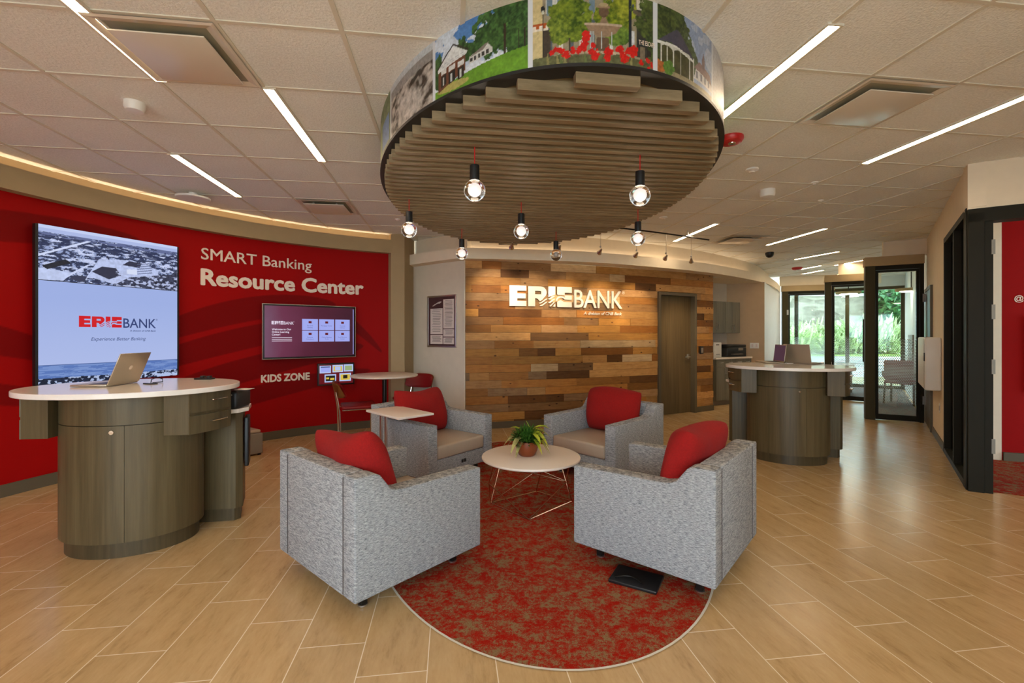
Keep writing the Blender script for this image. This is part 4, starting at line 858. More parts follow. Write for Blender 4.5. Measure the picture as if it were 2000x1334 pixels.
m_ = MB(); m_.add([(x, -.042, y) for x in xs for y in ys], [(i*ny+j, (i+1)*ny+j, (i+1)*ny+j+1, i*ny+j+1) for i in range(nx-1) for j in range(ny-1)]); m_.col = np.clip(cv.c, 0, 1).reshape(-1, 3); scr = m_.build('screen_picture', 'picture_screen', tv)
m_ = MB(); m_.box(0,TW,-.0425,-.041,.653*TH,.657*TH); m_.build('panel_joint', 'black', tv)
logo(lambda x, y, d=0: (.245*TW+x, -.0445-d, .365*TH+y), .57*TW, ('scr_red', 'scr_navy'), scr, tagline=True)
v, f = text('Experience Better Banking', .036, .0, .3, width=.405*TW); place(v, f, lambda x, y, d: (.325*TW+x, -.0445, .275*TH+y)).build('slogan', 'scr_navy', scr)
# touch screen
def flat_screen(px0, px1, zt_, zl_, name, lab, cat, off, bez, m_bez, m_scr):
    a, b = s_px(red, px0, 0, RED_END, off), s_px(red, px1, 0, RED_END, off); p, q = Vector(red(a, off)), Vector(red(b, off)); w_ = (q-p).length; h_ = zt_-zl_
    t = thing(name, lab, cat, (p.x, p.y, zl_), math.atan2((q-p).y, (q-p).x)); m_ = MB(); m_.rbox(0,w_,-.05,.0,0,h_,.006); m_.build('case', m_bez, t, smooth=True); m_ = MB(); m_.box(.1*w_,.9*w_,0,off*.9,.15*h_,.85*h_); m_.build('wall_mount', 'black', t)
    m_ = MB(); m_.box(bez,w_-bez,-.052,-.049,bez,h_-bez); scr_ = m_.build('screen_glass', m_scr, t); return t, scr_, w_, h_
def rects(lst, m_, nm, par, d=-.0535):
    mb = MB()
    for x0, x1, y0, y1 in lst: mb.add([(x0,d,y0),(x1,d,y0),(x1,d,y1),(x0,d,y1)], [(0,1,2,3)])
    return mb.build(nm, m_, par)
tM = M['scr_dark']; tt = NT(tM); uvn = tt.coord('Object'); spx = tt.new('ShaderNodeSeparateXYZ'); tt.put(spx.inputs[0], uvn)
tt.l.new(tt.ramp(tt.math('ADD', tt.math('MULTIPLY', spx.outputs[0], .7), tt.math('MULTIPLY', tt.noise(uvn, 3.0, 2), .25)), [(.08, lin((116, 84, 108))), (.3, lin((104, 44, 72))), (.6, lin((78, 22, 46))), (1, lin((58, 18, 38)))]), bsdf(tM).inputs['Emission Color'])
tv2, sc2, w2, h2 = flat_screen(511.5, 692, 1.832, 1.098, 'touch_screen', 'wall touch screen showing six pale menu tiles on dark red', 'screen', .06, .022, 'black', 'scr_dark')
m_ = MB(); m_.box(-.004,w2+.004,-.048,-.02,-.004,.004); m_.box(-.004,w2+.004,-.048,-.02,h2-.004,h2+.004); m_.box(-.004,.003,-.048,-.02,.004,h2-.004); m_.box(w2-.003,w2+.004,-.048,-.02,.004,h2-.004); m_.build('bezel_trim', 'nickel', tv2)
tl = []; 
for r_ in range(2):
    for c_ in range(3): x = (.395+.182*c_)*w2; y = (.53-.222*r_)*h2; tl.append((x, x+.170*w2, y, y+.21*h2))
for r4 in tl: rects([r4], 'scr_tile', 'menu_tile', sc2)
rects([(.967*w2,.975*w2,.05*h2,.95*h2)], 'scr_tile', 'scroll_bar', sc2)
for (x0, x1, y0, y1), body in zip(tl, ('Personal\nBanking', 'Mortgage Center', 'Financial\nLiteracy', 'Financial\nCalculators', 'Online Banking\nTools', 'Small Business\nCenter')):
    for i, ln in enumerate(body.split('\n')): v, f = text(ln, .016, .0, align='CENTER'); place(v, f, lambda x, y, d: ((x0+x1)/2+x, -.055, y0+.055-.026*i+y)).build('tile_caption', 'scr_ink', sc2)
for x0, x1, y0, y1 in tl: rects([((x0+x1)/2-.02, (x0+x1)/2+.02, y1-.06, y1-.03)], 'scr_maroon', 'tile_icon', sc2, -.055)
logo(lambda x, y, d: (.085*w2+x, -.0545-d, .63*h2+y), .225*w2, ('scr_text', 'scr_text'), sc2, tagline=False)
for i, ln in enumerate(('Welcome to Our', 'Online Learning', 'Center!')): v, f = text(ln, .024, .03); place(v, f, lambda x, y, d: (.088*w2+x, -.0545, (.525-.048*i)*h2+y)).build('welcome_line', 'scr_text', sc2)
rects([(.088*w2,.29*w2,(.385-.032*i)*h2,(.395-.032*i)*h2) for i in range(3)], 'scr_text', 'small_print', sc2)
# kids tablet
tb, sc3, w3, h3 = flat_screen(619, 690.5, 1.008, .692, 'kids_tablet', 'small wall tablet with five game pictures beside KIDS ZONE', 'screen', .05, .02, 'black', 'scr_maroon')
cards = [(.05,.35,.56,.90),(.39,.68,.58,.92),(.70,.96,.60,.93),(.18,.49,.14,.50),(.58,.90,.16,.53)]
for a, b, c_, d_ in cards: rects([(a*w3,b*w3,c_*h3,d_*h3)], 'scr_white', 'game_card', sc3)
for (a, b, c_, d_), mm in zip(cards, ('scr_tile', 'scr_yellow', 'scr_green', 'scr_black', 'scr_yellow')): k = .03; rects([((a+k)*w3,(b-k)*w3,(c_+.05)*h3,(d_-.06)*h3)], mm, 'game_picture', sc3, -.0545)
rects([(.08*w3,.32*w3,.82*h3,.86*h3)], 'scr_navy', 'game_title_bar', sc3, -.055); rects([(.46*w3,.61*w3,.66*h3,.84*h3)], 'scr_white', 'game_window', sc3, -.055); rects([(.68*w3,.80*w3,.28*h3,.44*h3)], 'scr_black', 'game_logo', sc3, -.055)
rects([(.22*w3,.30*w3,.28*h3,.36*h3),(.33*w3,.44*w3,.24*h3,.33*h3)], 'scr_yellow', 'game_logo', sc3, -.055)

# notice frame on the white back wall
wa, wb_ = Vector((-1.9,7.75)), Vector((-.70,6.88)); wd_ = (wb_-wa).normalized()
def on_line(px, a, b): k = (px-CX)/F; t = (k*a.y-a.x)/((b.x-a.x)-k*(b.y-a.y)); return a+(b-a)*t
p, q = on_line(836.5, wa, wb_), on_line(892.5, wa, wb_); fw_ = (q-p).length; z1 = zat(579, p.y); z0 = zat(677.5, p.y); fh = z1-z0
nf = thing('notice_frame', 'silver framed notice board of printed pages on the white wall', 'notice board', (p.x, p.y, z0), math.atan2(wd_.y, wd_.x))
m_ = MB(); b = .025; m_.box(0,fw_,-.025,-.002,0,b); m_.box(0,fw_,-.025,-.002,fh-b,fh); m_.box(0,b,-.025,-.002,b,fh-b); m_.box(fw_-b,fw_,-.025,-.002,b,fh-b); m_.build('frame', 'nickel', nf, bevel=.003)
m_ = MB(); m_.box(b,fw_-b,-.010,-.002,b,fh-b); m_.build('backing_board', 'maroon', nf)
def page(x0, x1, y0, y1, rows): 
    m_ = MB(); m_.box(x0*fw_,x1*fw_,-.013,-.010,y0*fh,y1*fh); pg = m_.build('page', 'paper', nf); mb = MB()
    for i in range(rows):
        y = (y1-.03-(y1-y0-.05)*i/rows)*fh; c0, c1 = lerp(x0, x1, .12+.1*random.random()), lerp(x0, x1, .78+.12*random.random()); mb.add([(c0*fw_,-.0135,y),(c1*fw_,-.0135,y),(c1*fw_,-.0135,y+.006),(c0*fw_,-.0135,y+.006)], [(0,1,2,3)])
    mb.build('print_lines', 'ink', pg)
page(.10,.53,.25,.75,14); page(.10,.53,.06,.235,6); page(.555,.92,.36,.92,20); page(.555,.92,.205,.345,4); page(.555,.92,.06,.19,5)
m_ = MB()
for k in range(3):
    up = [(.17+.26*t+.03*k, .80+.012*k+.05*(t*t*(3-2*t))+.012*math.sin(PI*t)) for t in np.linspace(0,1,9)]; dn = [(x+.01, y-.014) for x, y in up[::-1]]
    m_.add([(x*fw_,-.012,(y+.008)*fh) for x, y in up+dn], [tuple(range(18))])
m_.build('wave_emblem', 'paper', nf)
# card reader beside the timber door
s_ = s_px(wood, 1367, 0, WLEN); x, y = wood(s_, .02); t = thing('card_reader', 'small dark card reader on the timber wall right of the door', 'card reader', (x, y, 1.14), math.atan2(dr.y, dr.x)); m_ = MB(); m_.rbox(-.04,.04,-.03,0,-.07,.07,.006); m_.build('body', 'black', t, smooth=True); m_ = MB(); m_.box(-.025,.025,-.032,-.029,-.05,.04); m_.build('reader_face', 'grey_box', t)
# ------------------------------------------------------------------ oval inlaid carpet
cp = MB(); CA = math.radians(3); cu_, cv_ = Vector((math.cos(CA), math.sin(CA))), Vector((-math.sin(CA), math.cos(CA)))
o_pts = [tuple(Vector((.18,4.03))+cu_*1.25*math.cos(2*PI*i/120)+cv_*2.095*math.sin(2*PI*i/120)) for i in range(120)]
cp.prism(o_pts, .0005, .004); tag(cp.build('oval_rug', 'carpet'), 'oval red and taupe carpet inlaid in the floor under the armchairs', 'carpet')
cp = MB(); q = [(*(Vector((.18,4.03))+cu_*(1.25+k)*math.cos(2*PI*i/120)+cv_*(2.095+k)*math.sin(2*PI*i/120)), .0048) for i in range(120) for k in (-.004, .008)]
cp.add(q, [(2*i, 2*i+1, 2*((i+1) % 120)+1, 2*((i+1) % 120)) for i in range(120)]); struct(cp.build('trim_6', 'tee'))

# ------------------------------------------------------------------ armchairs
CW, CD = .885, .86
def rounded_prof(mb_prof, x0, x1, b):
    """extrude a side profile (y, z) from x0 to x1, with bevelled edges"""
    bm = bmesh.new(); a = [bm.verts.new((x0, y, z)) for y, z in mb_prof]; c_ = [bm.verts.new((x1, y, z)) for y, z in mb_prof]; n = len(a)
    bm.faces.new(a); bm.faces.new(c_[::-1])
    for i in range(n): bm.faces.new((a[i], c_[i], c_[(i+1) % n], a[(i+1) % n]))
    bmesh.ops.recalc_face_normals(bm, faces=bm.faces); bmesh.ops.triangulate(bm, faces=[f for f in bm.faces if len(f.verts) > 4]) if False else None
    bmesh.ops.bevel(bm, geom=[e for e in bm.edges if e.calc_face_angle(0) > .3], offset=b, segments=3, affect='EDGES', profile=.5)
    bm.verts.index_update(); r = ([v.co[:] for v in bm.verts], [[v.index for v in f.verts] for f in bm.faces]); bm.free(); return r
def make_armchair(label, loc, rz, pil):
    t = thing('armchair', label, 'armchair', loc, rz, 'grey lounge armchairs around the coffee table'); b, at_, bt = .103, .597, .716; yb, yf = CD/2, -CD/2
    prof = [(yb,b),(yb,bt),(yb-.115,bt),(yb-.145,bt-.012),(yb-.205,at_+.028),(yb-.235,at_+.012),(yb-.28,at_+.004),(yf,at_-.006),(yf,b)]
    for s in (-1, 1):
        x0, x1 = (-CW/2, -CW/2+.115) if s < 0 else (CW/2-.115, CW/2)
        m_ = MB(); m_.add(*rounded_prof(prof, x0, x1, .010)); m_.build('arm', 'fabric', t, smooth=True)
    m_ = MB(); m_.rbox(-CW/2+.116, CW/2-.116, yb-.12, yb+.0, b, bt, .010); m_.build('backrest', 'fabric', t, smooth=True)
    m_ = MB(); m_.rbox(-CW/2+.117, CW/2-.117, yf+.015, yb-.121, b+.01, .262, .010); m_.build('seat_base', 'fabric', t, smooth=True)
    # cushion slightly crowned
    m_ = MB(); m_.rbox(-CW/2+.120, CW/2-.120, yf+.004, yb-.124, .264, .392, .022); n_ = []
    for x, y, z in m_.v:
        if z > .33: z += .018*max(0, 1-(x/(CW/2-.1))**2)*max(0, 1-((y-.0)/(.45))**2)
        n_.append((x, y, z))
    m_.v = n_; m_.build('seat_cushion', 'taupe_vinyl', t, smooth=True)
    m_ = MB()
    for x in (-CW/2+.112, CW/2-.116): m_.box(x, x+.004, yb-.002, yb+.0015, b+.012, bt-.012)
    m_.build('back_seam', 'ink', t)
    for x in (-1, 1):
        for y in (-1, 1): m_ = MB(); m_.box(x*(CW/2-.13)-.018, x*(CW/2-.13)+.018, y*(CD/2-.12)-.018, y*(CD/2-.12)+.018, .012, b+.004); l_ = m_.build('leg', 'dark_metal', t, bevel=.003); m_ = MB(); m_.lathe([(.001,.004),(.026,.004),(.026,.012),(.001,.014)], 14, (x*(CW/2-.13), y*(CD/2-.12), 0)); m_.build('glide', 'nickel', l_, smooth=True)
    t['category'] = 'armchair'; return t
def cushion(name, label, loc, w_, h_, th_, rot, group, seed):
    """plump square cushion with four drawn-out corners, its own thing lying against an armchair back"""
    mb = MB(); n = 34; rr = np.random.RandomState(seed); ph = rr.rand(4)*6
    def sd(sgn):
        def fn(u, v):
            a, b_ = abs(u), abs(v); pinch = 1-.10*(1-v*v)*a**6*0-.05*((1-a*a)*b_**4 if b_ >= a else 0)-.05*((1-b_*b_)*a**4 if a > b_ else 0)-.06*(a*b_)**5
            x = u*w_/2*pinch; z = v*h_/2*pinch; d = (max(0, 1-a**3)*max(0, 1-b_**3))**.45*(1+.06*math.sin(9*u+4*v+ph[0])*(1-a)*(1-b_)+.05*math.sin(7*v-5*u+ph[2])*a*b_)
            y = sgn*(th_/2*d*(1+.10*math.sin(3*u+ph[0])*math.cos(2.5*v+ph[1]))) + .045*v*v*(.6+.4*u*math.sin(ph[2])) + .02*math.sin(2.2*u+ph[3])*v
            z += .022*math.sin(2.3*u+ph[1])*(v > 0)*v
            return (x, y, z)
        return fn
    us = np.sin(np.linspace(-PI/2, PI/2, n)); mb.sheet(sd(1), us, us[::-1]); mb.sheet(sd(-1), us, us)
    o = mb.build(name, 'red_pillow', None, smooth=True); o.location = loc; o.rotation_euler = rot; return tag(o, label, 'cushion', group)
E_ = [('FL', (-.812,2.844), 2.418, 'grey armchair nearest the camera at left, seen from behind'), ('FR', (1.005,2.972), -2.275, 'grey armchair nearest the camera at right, seen from behind'),
      ('BL', (-.819,4.724), .908, 'grey armchair beyond, at left, with the white side table over its arm'), ('BR', (.945,4.745), -.825, 'grey armchair beyond, at right, facing the camera before the timber wall')]
CL = {'FL': 'red cushion on the near left armchair, seen from behind', 'FR': 'red cushion on the near right armchair, slumped against its back', 'BL': 'red cushion on the armchair beside the white side table', 'BR': 'red cushion on the armchair in front of the timber wall'}
for i, (k, (x, y), a, lab) in enumerate(E_):
    if i == 0: AC = make_armchair(lab, (x, y, 0), a, None)
    else: dup(AC, (x, y, 0), a, lab)
    d = Vector((math.sin(a), -math.cos(a))); r_ = Vector((math.cos(a), math.sin(a)))
    off, side, tilt, hz, roll = {'FL': (-.175, .00, -.24, .640, .10), 'FR': (-.165, .02, -.26, .650, -.10), 'BL': (-.17, .0, -.22, .625, .04), 'BR': (-.17, -.01, -.20, .625, -.03)}[k]
    p = Vector((x, y))+d*off+r_*side
    R_ = Matrix.Rotation(a, 4, 'Z')@Matrix.Rotation(tilt, 4, 'X')@Matrix.Rotation(roll, 4, 'Y')
    cushion('cushion', CL[k], (p.x, p.y, hz),   .66, .47, .25, R_.to_euler(), 'red cushions on the armchairs', i+3)
# power box under the near right armchair
t = thing('power_unit', 'flat black power unit on the carpet under the near right armchair', 'power unit', (.71, 2.60, .005), -.52); m_ = MB(); m_.rbox(-.15,.12,-.06,.14,0,.018,.005); m_.build('body', 'black', t, smooth=True)
m_ = MB(); m_.tube([(-.12+.16*i/12, -.03+.05*math.sin(PI*i/12), .024) for i in range(13)], .004, 6); m_.build('cable_loop', 'dark_metal', t, smooth=True)
t = thing('charging_socket', 'small black charging sockets on the front of the left-hand far armchair', 'socket', (0,0,0)); 
a = .908; d = Vector((math.sin(a), -math.cos(a))); r_ = Vector((math.cos(a), math.sin(a))); p = Vector((-.819,4.724))+d*(CD/2-.014)+r_*.03; t.location = (p.x, p.y, .19); t.rotation_euler = (0,0,a)
for k in (-.018, .018): m_ = MB(); m_.rbox(k-.013,k+.013,-.006,.004,-.016,.016,.003); m_.build('socket', 'black', t, smooth=True)

# ------------------------------------------------------------------ coffee table, plant
ct = thing('coffee_table', 'round white coffee table on a faceted copper wire base', 'coffee table', (.157,3.80,0))
m_ = MB(); m_.lathe([(.001,.397),(.392,.397),(.405,.403),(.408,.411),(.405,.419),(.398,.422),(.001,.422)], 72); m_.build('tabletop', 'laminate', ct, smooth=True)
M['copper'] = mat('rose_gold_wire', lin((206,160,128)), .25, 1.0)
Bq = [Vector((-.335,.05,.009)), Vector((-.03,-.30,.009)), Vector((.35,.09,.009)), Vector((.06,.33,.009))]; Mq = [Vector((-.345,-.04,.20)), Vector((.02,.04,.26)), Vector((.29,-.06,.22)), Vector((.10,.26,.21)), Vector((.01,.30,.16))]
Tq = [Vector((-.30,-.12,.395)), Vector((-.24,.10,.395)), Vector((-.17,-.26,.395)), Vector((.30,-.12,.395)), Vector((.24,.18,.395)), Vector((.02,-.28,.395))]
w_ = MB()
for a, b in ((Bq[0],Bq[1]),(Bq[1],Bq[2]),(Bq[2],Bq[3]),(Bq[3],Bq[0]),(Bq[0],Mq[0]),(Mq[0],Tq[0]),(Bq[0],Tq[1]),(Mq[0],Bq[1]),(Bq[1],Mq[2]),(Mq[2],Tq[3]),(Bq[2],Mq[2]),(Bq[2],Tq[4]),(Tq[2],Mq[1]),(Mq[1],Mq[3]),(Mq[1],Mq[2]),(Mq[3],Bq[3]),(Mq[1],Bq[0]),(Tq[5],Mq[2]),(Tq[1],Mq[0]),(Mq[3],Tq[4]),(Tq[0],Tq[2]),(Tq[2],Tq[5]),(Tq[5],Tq[3]),(Tq[3],Tq[4]),(Tq[4],Tq[1]),(Tq[1],Tq[0])): w_.tube([a, b], .0048, 8)
w_.build('wire_base', 'copper', ct, smooth=True)
pt = thing('potted_plant', 'leafy green plant in a brown glazed bowl on the coffee table', 'plant', (.125,3.80,.4222)); pt.scale = (1.06,1.06,1.06)
m_ = MB(); m_.lathe([(.001,0),(.055,0),(.066,.008),(.082,.045),(.089,.085),(.088,.112),(.084,.115),(.081,.110),(.081,.095),(.001,.093)], 36); m_.build('pot', 'terracotta', pt, smooth=True)
m_ = MB(); m_.lathe([(.001,.094),(.079,.094),(.06,.102),(.001,.105)], 24); m_.build('soil', 'soil', pt, smooth=True)
def leaf(mb, p, d, ln, wd_, droop, n=6):
    p = Vector(p); d = Vector(d).normalized(); s = d.cross(Vector((0,0,1))); s = s.normalized() if s.length > .01 else Vector((1,0,0)); vs = []; 
    for i in range(n+1):
        t_ = i/n; w2 = wd_*math.sin(PI*min(1, .06+.94*t_))**.8*(1-.25*t_); q_ = p+d*ln*t_+Vector((0,0,-droop*t_*t_)); vs += [q_-s*w2+Vector((0,0,w2*.35)), q_, q_+s*w2+Vector((0,0,w2*.35))]
    fs = []
    for i in range(n): fs += [(3*i,3*i+1,3*i+4,3*i+3),(3*i+1,3*i+2,3*i+5,3*i+4)]
    mb.add(vs, fs)
r_ = random.Random(3); m_ = MB()
for i in range(330):
    a = r_.uniform(0, 2*PI); e = r_.uniform(.1, 1.5); ln = r_.uniform(.09, .165); leaf(m_, (.04*math.cos(a)*r_.random()-.0, .04*math.sin(a)*r_.random(), .098+.02*r_.random()), (math.cos(a)*math.cos(e), math.sin(a)*math.cos(e), math.sin(e)), ln, r_.uniform(.006, .012), r_.uniform(.0, .03), 4)
for i in range(420):
    a = r_.uniform(0, 2*PI); rr = .105*math.sqrt(r_.random()); z = .12+.125*r_.random()*(1-rr*5); leaf(m_, (rr*math.cos(a)-.005, rr*math.sin(a), z), (math.cos(a), math.sin(a), r_.uniform(-.2, .9)), r_.uniform(.018, .034), r_.uniform(.005, .009), .008, 3)
m_.build('fern_foliage', 'fern', pt, smooth=True)
m_ = MB()
for a, e, ln, wd_, dr_, z in ((.0,.65,.19,.030,.10,.19),(-.5,.4,.17,.034,.17,.18),(.3,.3,.18,.030,.13,.19),(-.9,.5,.15,.028,.13,.17),(3.0,.7,.14,.024,.06,.18),(.1,.75,.15,.024,.07,.16),(-.4,.5,.13,.026,.10,.16),(-.15,.1,.14,.022,.15,.15),(-.7,.2,.12,.026,.14,.14),(.5,.9,.12,.022,.05,.15),(-.3,-.1,.16,.018,.14,.17),(.2,1.1,.10,.02,.03,.16),(2.6,.9,.10,.018,.05,.15)): leaf(m_, (.03*math.cos(a), .03*math.sin(a), z), (math.cos(a)*math.cos(e), math.sin(a)*math.cos(e), math.sin(e)), ln, wd_, dr_, 8)
m_.build('yellow_green_leaves', 'lime', pt, smooth=True)
m_ = MB()
for a, e, ln, wd_, dr_, z in ((3.35,.5,.16,.030,.14,.14),(3.9,.4,.14,.030,.16,.14),(3.3,.4,.12,.024,.10,.125),(3.7,.2,.10,.024,.10,.115),(4.0,.2,.09,.024,.13,.115),(3.0,.5,.12,.024,.06,.12),(4.3,.3,.08,.014,.03,.12)): leaf(m_, (.05*math.cos(a), .05*math.sin(a), z), (math.cos(a)*math.cos(e), math.sin(a)*math.cos(e), math.sin(e)), ln, wd_, dr_, 8)
m_.build('variegated_leaves', 'varieg', pt, smooth=True)
m_ = MB(); m_.tube([(.03,0,.20),(.0,.0,.255),(-.008,0,.27)], .0015, 5); m_.tube([(.06,0,.225),(.12,0,.235),(.155,0,.234)], .0018, 5); m_.build('stems', 'lime', pt)

# ------------------------------------------------------------------ side table over the armchair arm
stb = thing('side_table', 'white rectangular side table straddling the left-hand far armchair', 'side table', (-1.17,4.17,0), -.80)   # x along the arm
m_ = MB(); m_.rbox(-.30,.30,-.02,.345,.685,.705,.004); m_.build('tabletop', 'laminate', stb, smooth=True)
for x in (-.045, .045): m_ = MB(); m_.box(x-.016,x+.016,-.006,.008,.012,.685); m_.build('post', 'nickel', stb, bevel=.002)
m_ = MB(); m_.rbox(-.20,.20,-.006,.36,.004,.012,.002); m_.build('base_plate', 'nickel', stb, smooth=True)

# ------------------------------------------------------------------ high table and two cafe chairs by the red wall
ht = thing('cafe_table', 'round white cafe table between the red wall and the pier', 'table', (at(751,6.36), 6.36, 0))
m_ = MB(); m_.lathe([(.001,.842),(.44,.842),(.452,.848),(.455,.856),(.452,.864),(.445,.868),(.001,.868)], 56); m_.build('tabletop', 'laminate', ht, smooth=True)
m_ = MB(); m_.lathe([(.03,.02),(.03,.80),(.12,.83),(.12,.842)], 24); m_.build('pedestal', 'dark_metal', ht, smooth=True); m_ = MB(); m_.lathe([(.001,.002),(.27,.002),(.27,.01),(.05,.022),(.001,.022)], 40); m_.build('foot_plate', 'dark_metal', ht, smooth=True)
def cafe_chair(label, loc, rz):
    t = thing('cafe_chair', label, 'chair', loc, rz, 'red cafe chairs at the round table')         # faces local -y
    for x in (-1, 1):
        m_ = MB(); pa_ = [(x*.20,.24,.010),(x*.20,.235,.0),(x*.20,.235,.011)]
        m_.tube([(x*.215,.215,.012),(x*.19,.235,.46),(x*.165,.275,.70)], .010, 10); m_.build('rear_leg', 'chrome', t, smooth=True)
        m_ = MB(); m_.tube([(x*.20,-.20,.012),(x*.195,-.195,.40),(x*.19,-.17,.455),(x*.19,-.12,.47),(x*.19,.20,.468)], .010, 10); m_.build('front_leg', 'chrome', t, smooth=True)
    m_ = MB(); m_.tube([(-.215,.215,.014),(-.20,-.20,.014)], .009, 8); m_.tube([(.215,.215,.014),(.20,-.20,.014)], .009, 8); m_.tube([(-.20,-.20,.014),(.20,-.20,.014)], .009, 8); m_.build('stretcher', 'chrome', t, smooth=True)
    m_ = MB(); m_.rbox(-.215,.215,-.23,.20,.472,.515,.018); m_.build('seat', 'red_vinyl', t, smooth=True)
    def back(o0, m0):
        mb = MB(); us = np.linspace(-1,1,18); vs_ = np.linspace(-1,1,12)
        def fn_(sg): 
            def g_(u, v):
                k = (1-abs(u)**3.2)**.5 if abs(u) < 1 else 0; kk = (1-abs(v)**4)**.5 if abs(v) < 1 else 0
                return (u*.225, .275-.07*u*u*-1*-1+.03*v+o0+sg*.018*min(k, kk), .715+v*.105*(.55+.45*k))
            return g_
        mb.sheet(fn_(1), us, vs_[::-1]); mb.sheet(fn_(-1), us, vs_); return mb.build(m0[0], m0[1], t, smooth=True)
    back(0., ('backrest', 'brown_shell')); back(-.028, ('back_pad', 'red_vinyl')); return t
cafe_chair('red cafe chair with brown back shell in front of the tablet', (-2.03, 6.02, 0), 2.0)
c0 = [o for o in COL.objects if o.name == 'cafe_chair'][0]
dup(c0, (at(806,6.83), 6.86, 0), -.30, 'red cafe chair behind the round table against the white wall')

# ------------------------------------------------------------------ service pods
def oval_pts(a, b, n=64, a0=0., a1=2*PI): return [(a*math.cos(a0+(a1-a0)*i/n), b*math.sin(a0+(a1-a0)*i/n)) for i in range(n)]
def shell(mb, a, b, a0, a1, z0, z1, th_, n=24):
    o = [(a*math.cos(a0+(a1-a0)*i/n), b*math.sin(a0+(a1-a0)*i/n)) for i in range(n+1)]; i_ = [((a-th_)*math.cos(a0+(a1-a0)*i/n), (b-th_)*math.sin(a0+(a1-a0)*i/n)) for i in range(n+1)]
    return mb.prism(o+i_[::-1], z0, z1)
def pod(label, loc, rz):
    t = thing('service_pod', label, 'service counter', loc, rz, 'oval service pods')
    A_, B_ = .412, .335
    m_ = MB(); m_.prism(oval_pts(.645, .52, 120), 1.036, 1.07); m_.build('countertop', 'quartz', t, bevel=.005, seg=3)
    m_ = MB(); m_.prism(oval_pts(A_-.028, B_-.028, 96), 0, .102); m_.build('toe_kick', 'pod_wood_dark', t, smooth=True)
    m_ = MB(); m_.prism(oval_pts(A_-.022, B_-.022, 96), .1, 1.036); m_.build('carcass', 'pod_wood_dark', t, smooth=True)
    m_ = MB(); shell(m_, A_, B_, -PI, 0, .848, 1.035, .022, 48); m_.build('apron', 'pod_wood', t, smooth=True)
    g_ = .006
    seams = [-PI, -PI*.43 if rz < .5 else -PI*.7, 0]
    for k, (a0, a1) in enumerate(((-PI, -1.24), (-1.24, 0.))):
        m_ = MB(); shell(m_, A_, B_, a0+g_/2, a1-g_/2, .103, .843, .022, 40); d_ = m_.build('door', 'pod_wood', t, smooth=True)
        if k == 0:
            aa = -1.24-.16; lx, ly = A_*math.cos(aa), B_*math.sin(aa); nn = Vector((lx/A_**2, ly/B_**2)).normalized()
            l_ = MB(); l_.tube([(lx-nn.x*.004,ly-nn.y*.004,.805),(lx+nn.x*.008,ly+nn.y*.008,.805)], .013, 16); l_.tube([(lx+nn.x*.008,ly+nn.y*.008,.805),(lx+nn.x*.0095,ly+nn.y*.0095,.805)], .006, 10); l_.build('lock', 'chrome', d_, smooth=True)
    m_ = MB(); shell(m_, A_, B_, 0, PI, .103, 1.035, .022, 48); m_.build('rear_panel', 'pod_wood', t, smooth=True)
    for s in (-1, 1):
        q = lambda P: [(s*x, y) for x, y in P]
        m_ = MB(); m_.prism(q([(.335,-.27),(.490,-.27),(.592,-.02),(.58,.10),(.34,.10)]), .765, 1.035); bx = m_.build('drawer_box', 'pod_wood', t, bevel=.002)
        for z0, z1 in ((.905,1.03),(.765,.885)):
            m_ = MB(); n = 10; o = []
            for i in range(n+1):
                f_ = i/n; x = .492+.115*f_**.85; y = -.272+.30*f_; o.append((x+.012*math.sin(PI*f_), y))
            m_.prism(q(o+[(x-.02, y+.006) for x, y in o[::-1]]), z0, z1); dr_ = m_.build('drawer_front', 'pod_wood', bx, smooth=True)
            zc = (z0+z1)/2+.012; h0, h1 = o[4], o[8]; nx_ = Vector((o[8][1]-o[4][1], -(o[8][0]-o[4][0]))).normalized()
            P_ = [Vector((s*h0[0], h0[1], zc)), Vector((s*(h0[0]+nx_.x*.022), h0[1]+nx_.y*.022, zc)), Vector((s*((h0[0]+h1[0])/2+nx_.x*.032), (h0[1]+h1[1])/2+nx_.y*.032, zc)), Vector((s*(h1[0]+nx_.x*.022), h1[1]+nx_.y*.022, zc)), Vector((s*h1[0], h1[1], zc))]
            m_ = MB(); m_.tube(P_, .0045, 8); m_.build('handle', 'chrome', bx, smooth=True)
        m_ = MB(); m_.prism(q([(.20,.20),(.560,.215),(.592,.26),(.525,.46),(.48,.49),(.20,.49)]), .10, .832); m_.build('side_cabinet', 'pod_wood', t, smooth=True)
        m_ = MB(); m_.prism(q([(.22,.225),(.54,.24),(.568,.28),(.505,.45),(.47,.47),(.22,.47)]), 0, .10); m_.build('side_plinth', 'pod_wood_dark', t)
        m_ = MB(); m_.prism(q([(.30,.12),(.52,.12),(.60,.17),(.632,.27),(.565,.48),(.51,.52),(.30,.51)]), .832, .862); m_.build('side_shelf', 'quartz', t, bevel=.004)
    return t
PL = Vector((-2.63,3.20)); PRt = Vector((3.17,5.28))
pod('oval service pod on the left in front of the video wall', (PL.x, PL.y, 0), .13); p0_ = [o for o in COL.objects if o.name == 'service_pod'][0]
dup(p0_, (PRt.x, PRt.y, 0), -.40, 'oval service pod on the right before the glass offices')
def device(label, loc, rz):
    t = thing('cash_device', label, 'counter device', loc, rz, 'black devices on the pod shelves'); m_ = MB(); m_.rbox(-.085,.085,-.12,.12,0,.135,.022); m_.build('body', 'black', t, smooth=True)
    m_ = MB(); m_.box(-.02,.05,-.122,-.118,.106,.110); m_.build('status_line', 'white_plastic', t); return t
def on_pod(c, a, x, y): return (c.x+x*math.cos(a)-y*math.sin(a), c.y+x*math.sin(a)+y*math.cos(a))
dv0 = device('black rounded device on the side shelf of the left pod', (*on_pod(PL,.13,.515,.27), .8625), .13)
